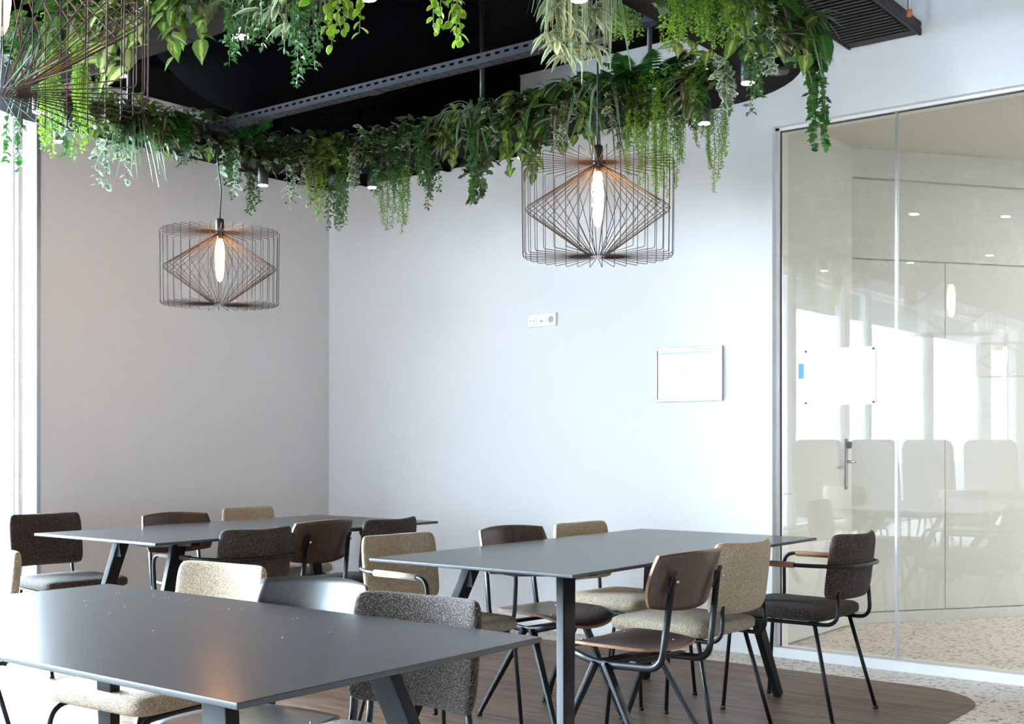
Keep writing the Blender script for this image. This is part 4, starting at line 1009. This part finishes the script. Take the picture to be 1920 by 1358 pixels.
def make_plant(i, kind, side, x, y, hang):
    out = outward(x, y); tang = Vector((-out.y, out.x, 0))
    t = thing(NAMES[kind], LBL[i], 'plant', (x, y, ZR1 - 0.005), 0, WORDS[kind] + 's of the ring')
    hang = max(0.0, hang + (ZR1 - 0.005 - 2.72)); stems = MB(); az0 = math.atan2(out.y, out.x)
    leaves = []
    if kind in ('string', 'fern_string', 'small_leaf'):
        b = MB(); b.uv = []
        par = dict(string=(9, 0.0048, 0.0125, 0.0085, 0.010, 0.045), fern_string=(7, 0.004, 0.024, 0.004, 0.006, 0.04), small_leaf=(6, 0.0105, 0.026, 0.0145, 0.008, 0.05))[kind]
        ns, step, ll, lw, rad, spr = par
        for s_ in range(ns):
            L_ = hang * (1.0 if s_ == 0 else rnd.uniform(0.45, 0.97)); L_ = max(L_, 0.05)
            P = strand(out, L_, spr); stems.tube(P, 0.0013, 3)
            for (p, d) in along(P, step):
                for q in range(2):
                    az = rnd.uniform(0, 2*PI); dr = ang_dir(az, rnd.uniform(-1.0, 0.15))
                    tiny(b, p + ang_dir(az, 0)*rad*rnd.random()*0.6, dr, ll*rnd.uniform(0.7, 1.2), lw*rnd.uniform(0.8, 1.2), rnd.uniform(-0.9, 0.9))
        # crown on top of the ring
        for q in range(260 if kind == 'string' else 110):
            p = out*rnd.uniform(-0.09, 0.10) + tang*rnd.uniform(-spr*1.3, spr*1.3) + Vector((0, 0, rnd.uniform(0.0, 0.075)))
            tiny(b, p, ang_dir(rnd.uniform(0, 2*PI), rnd.uniform(-0.4, 0.9)), ll*rnd.uniform(0.8, 1.3), lw*1.1, rnd.uniform(-0.8, 0.8))
        fo = b.build('foliage', LM[kind], t); fo['kind'] = 'stuff'
    elif kind in ('ivy_green', 'ivy_dark', 'ivy_variegated', 'ivy_white', 'pothos', 'round_leaf'):
        sz, step, nb = dict(ivy_green=(0.040, 0.019, 14), ivy_dark=(0.058, 0.026, 24), ivy_variegated=(0.048, 0.022, 22), ivy_white=(0.044, 0.018, 14), pothos=(0.064, 0.026, 22), round_leaf=(0.031, 0.017, 10))[kind]
        ns = 3 if hang > 0.1 else 1
        if kind in ('ivy_green', 'round_leaf'): ns = 4 if hang > 0.1 else 2
        for s_ in range(ns):
            L_ = max(0.03, hang * (1.0 if s_ == 0 else rnd.uniform(0.5, 0.95)) - sz*0.5); P = strand(out, L_, 0.045); stems.tube(P, 0.0018, 4)
            side_ = rnd.choice((-1, 1))
            for (p, d) in along(P, step):
                side_ = -side_; az = math.atan2(tang.y*side_, tang.x*side_) + rnd.uniform(-1.1, 1.1)
                leaves.append((kind, frame_at(p, ang_dir(az, rnd.uniform(-1.1, -0.2)), rnd.uniform(-0.5, 0.5), sz*rnd.uniform(0.7, 1.2))))
        for q in range(nb):
            az = az0 + rnd.uniform(-1.5, 1.5); p = out*rnd.uniform(-0.10, 0.12) + tang*rnd.uniform(-0.11, 0.11) + Vector((0, 0, rnd.uniform(-0.07, 0.12)))
            if p.z < 0.005: p += out * (rnd.uniform(0.05, 0.10) - p.dot(out))
            stems.tube([Vector((0, 0, 0)), p*0.6 + Vector((0, 0, 0.02)), p], 0.0012, 3)
            leaves.append((kind, frame_at(p, ang_dir(az, rnd.uniform(-0.9, 0.4)), rnd.uniform(-0.4, 0.4), sz*rnd.uniform(0.8, 1.35))))
    elif kind in ('broad', 'dieffenbachia', 'tradescantia'):
        n_, l_ = dict(broad=(11, 0.15), dieffenbachia=(22, 0.095), tradescantia=(18, 0.11))[kind]
        for q in range(n_):
            tt = rnd.random(); az = az0 + rnd.uniform(-1.6, 1.6)
            p = out*rnd.uniform(-0.06, 0.12) + tang*rnd.uniform(-0.07, 0.07) + Vector((0, 0, 0.12 - (hang + 0.06)*tt))
            if p.z < 0: p += out * (0.06 - min(0.06, max(0, p.dot(out)))) + out*0.03
            stems.tube([Vector((0, 0, 0)), out*0.05 + Vector((0, 0, 0.05)), p], 0.002, 4)
            leaves.append((kind, frame_at(p, ang_dir(az, rnd.uniform(-1.1, 0.2)), rnd.uniform(-0.4, 0.4), l_*rnd.uniform(0.75, 1.2))))
    elif kind == 'spider':
        for q in range(20):
            az = az0 + rnd.uniform(-1.3, 1.3); me = BLADES[rnd.choice((0, 1, 1, 2, 2) if hang > 0.1 else (0, 0, 1, 3))]
            o_ = sobj('blade', me, t, Matrix.Translation((rnd.uniform(-0.02, 0.02), rnd.uniform(-0.02, 0.02), 0.01)) @ Matrix.Rotation(az, 4, 'Z') @ Matrix.Rotation(rnd.uniform(-0.35, 0.35), 4, 'X') @ Matrix.Scale(rnd.uniform(0.75, 1.15), 4))
        stems.tube([(0, 0, -0.02), (0, 0, 0.02)], 0.012, 6)
    elif kind == 'dracaena':
        for s_ in range(3):
            L_ = hang * rnd.uniform(0.55, 1.0); P = strand(out, max(0.05, L_ - 0.04), 0.06); stems.tube(P, 0.0028, 5)
            for e in range(1 + int(L_ / 0.16)):
                p = P[-1 - 2*e] if 2*e < len(P) - 3 else P[-1]
                for q in range(8):
                    az = 2*PI*q/8 + rnd.uniform(-0.3, 0.3); leaves.append((kind, frame_at(p, ang_dir(az, rnd.uniform(-0.7, 0.3)), rnd.uniform(-0.3, 0.3), rnd.uniform(0.065, 0.10))))
        for q in range(9):
            az = az0 + rnd.uniform(-1.2, 1.2); me = STRAPS[q % 2]
            sobj('blade', me, t, Matrix.Translation((0, 0, 0.0)) @ Matrix.Rotation(az, 4, 'Z') @ Matrix.Scale(min(1.1, max(0.45, (hang + 0.05)/0.42)) * rnd.uniform(0.7, 1.0), 4))
    elif kind == 'fern':
        for q in range(11):
            az = az0 + rnd.uniform(-1.9, 1.9); me = FRONDS[rnd.choice((0, 1, 1) if hang > 0.1 else (0, 2, 2))]
            sobj('frond', me, t, Matrix.Translation((0, 0, 0.0)) @ Matrix.Rotation(az, 4, 'Z') @ Matrix.Rotation(rnd.uniform(-0.3, 0.3), 4, 'X') @ Matrix.Scale(rnd.uniform(0.7, 1.1), 4))
        stems.tube([(0, 0, -0.02), (0, 0, 0.02)], 0.010, 6)
    for (k, mw) in leaves: sobj('leaf', LEAF[k], t, mw)
    stems.build('stem', STEM_BROWN if kind == 'pothos' else STEM, t)
for i, p in enumerate(PLANTS): make_plant(i, *p)

# crumbs on the foreground table
b = MB()
for (x, y) in [(-2.76, 1.78), (-2.65, 1.82), (-2.91, 1.98), (-2.77, 2.0), (-2.71, 1.99), (-2.26, 1.63), (-2.82, 1.83), (-2.58, 1.73), (-2.42, 1.95), (-2.39, 1.99), (-2.64, 2.0), (-2.16, 1.95), (-1.97, 1.75), (-1.95, 1.85)]:
    for q in range(2):
        px, py, s = x + rnd.uniform(-0.012, 0.012), y + rnd.uniform(-0.012, 0.012), rnd.uniform(0.0005, 0.0013)
        b.add([(px - s, py - s, 0.7503), (px + s*1.4, py - s*0.6, 0.7503), (px + s*0.3, py + s*1.2, 0.7503), (px, py, 0.7503 + s)], [(0, 2, 1), (0, 1, 3), (1, 2, 3), (2, 0, 3)])
tag(b.build('crumbs', M['paper']), 'scattered white crumbs on the foreground table', 'crumbs', kind='stuff')

# ================================================================== MIRRORED PART OF THE ROOM AND THE OUTSIDE
def lounge(x, y, rz, label):
    t = thing('high_back_seat', label, 'lounge chair', (x, y, 0), rz, 'high-backed seats mirrored in the glass')
    b = MB(); n = 28; w, h0, h1 = 0.42, 0.30, 1.20; pts = []
    for (cx, cz, a0) in ((w-0.13, h1-0.13, 0), (-w+0.13, h1-0.13, 90)):
        for k in range(9): a = math.radians(a0 + 90*k/8); pts.append((cx + 0.13*math.cos(a), cz + 0.13*math.sin(a)))
    pts += [(-w, h0), (w, h0)]; m = len(pts)
    b.v = [(-0.30 - 0.06*(z-0.3), y_, z) for y_, z in pts] + [(-0.38 - 0.06*(z-0.3), y_, z) for y_, z in pts]
    b.f = [tuple(range(m)), tuple(range(2*m-1, m-1, -1))] + [(k, m+k, m+(k+1) % m, (k+1) % m) for k in range(m)]
    b.build('backrest', M['lounge'], t, bevel=0.02)
    o_ = cushion(0.66, 0.60, 0.30, 0.44).build('seat', M['lounge'], t, True)
    for sx in (-1, 1):
        for sy in (-1, 1): MB().tube([(0.24*sx, 0.26*sy, 0.30), (0.28*sx, 0.30*sy, 0)], 0.012, 8).build('leg', M['steel'], t, True)
for k, (x, y) in enumerate(((-5.35, -0.9), (-5.05, -1.75), (-4.7, -2.6), (-4.2, -3.4))):
    lounge(x, y, -1.05, 'beige high-backed lounge seat behind the camera, %s from the window' % ORD[k])

# outside: paving, hedge, a far building, canopy over the windows
tag(MB().box(-60, XL - 0.3, -60, 60, -0.3, -0.05).build('paving', mat('pale_paving', srgb(74, 73, 70), 0.8, var=0.1, vscale=2)), 'pale outdoor paving beyond the windows', 'paving', kind='structure')
tag(MB().box(-8.6, XL - 0.3, -22, 12, 3.42, 3.7).build('canopy', M['frame']), 'white roof canopy over the windows outside', 'canopy', kind='structure')
hm = leaf_mat('leaf_hedge', srgb(70, 108, 58), srgb(140, 160, 100), 0.0)
for k in range(9):
    x, y = -15.5 + rnd.uniform(-0.6, 0.6), 6 - k * 3.1; t = thing('shrub', 'green shrub outside the windows, %s from the left wall end' % ORD[k], 'shrub', (x, y, -0.05), 0, 'shrubs outside')
    b = MB(); b.uv = []
    for q in range(900):
        a = rnd.uniform(0, 2*PI); e = math.asin(rnd.random()); r = rnd.uniform(0.55, 1.0)
        tiny(b, Vector((1.1*r*math.cos(a)*math.cos(e), 1.15*r*math.sin(a)*math.cos(e), 0.1 + 1.75*r*math.sin(e))), ang_dir(a, e + rnd.uniform(-0.8, 0.5)), 0.22, 0.14, rnd.uniform(-1, 1))
    fo = b.build('foliage', hm, t); fo['kind'] = 'stuff'
    MB().tube([(0, 0, 0), (0, 0, 0.8)], 0.06, 6).build('trunk', STEM_BROWN, t)
t = thing('office_building', 'low grey office building far outside the windows', 'building', (-42, -8, -0.05))
MB().box(-4, 4, -18, 18, 0, 3.0).build('wall', mat('grey_cladding', srgb(150, 156, 164), 0.7), t)
MB().box(-4.2, 4.2, -18.2, 18.2, 3.0, 3.2).build('roof', M['frame'], t)
wm = MB().box(0, 0.05, -1.1, 1.1, 0, 1.4).mesh('window', mat('far_window', srgb(70, 90, 112), 0.15))
for k in range(11):
    sobj('window', wm, t, loc=(4.0, -15 + k*3, 0.5))
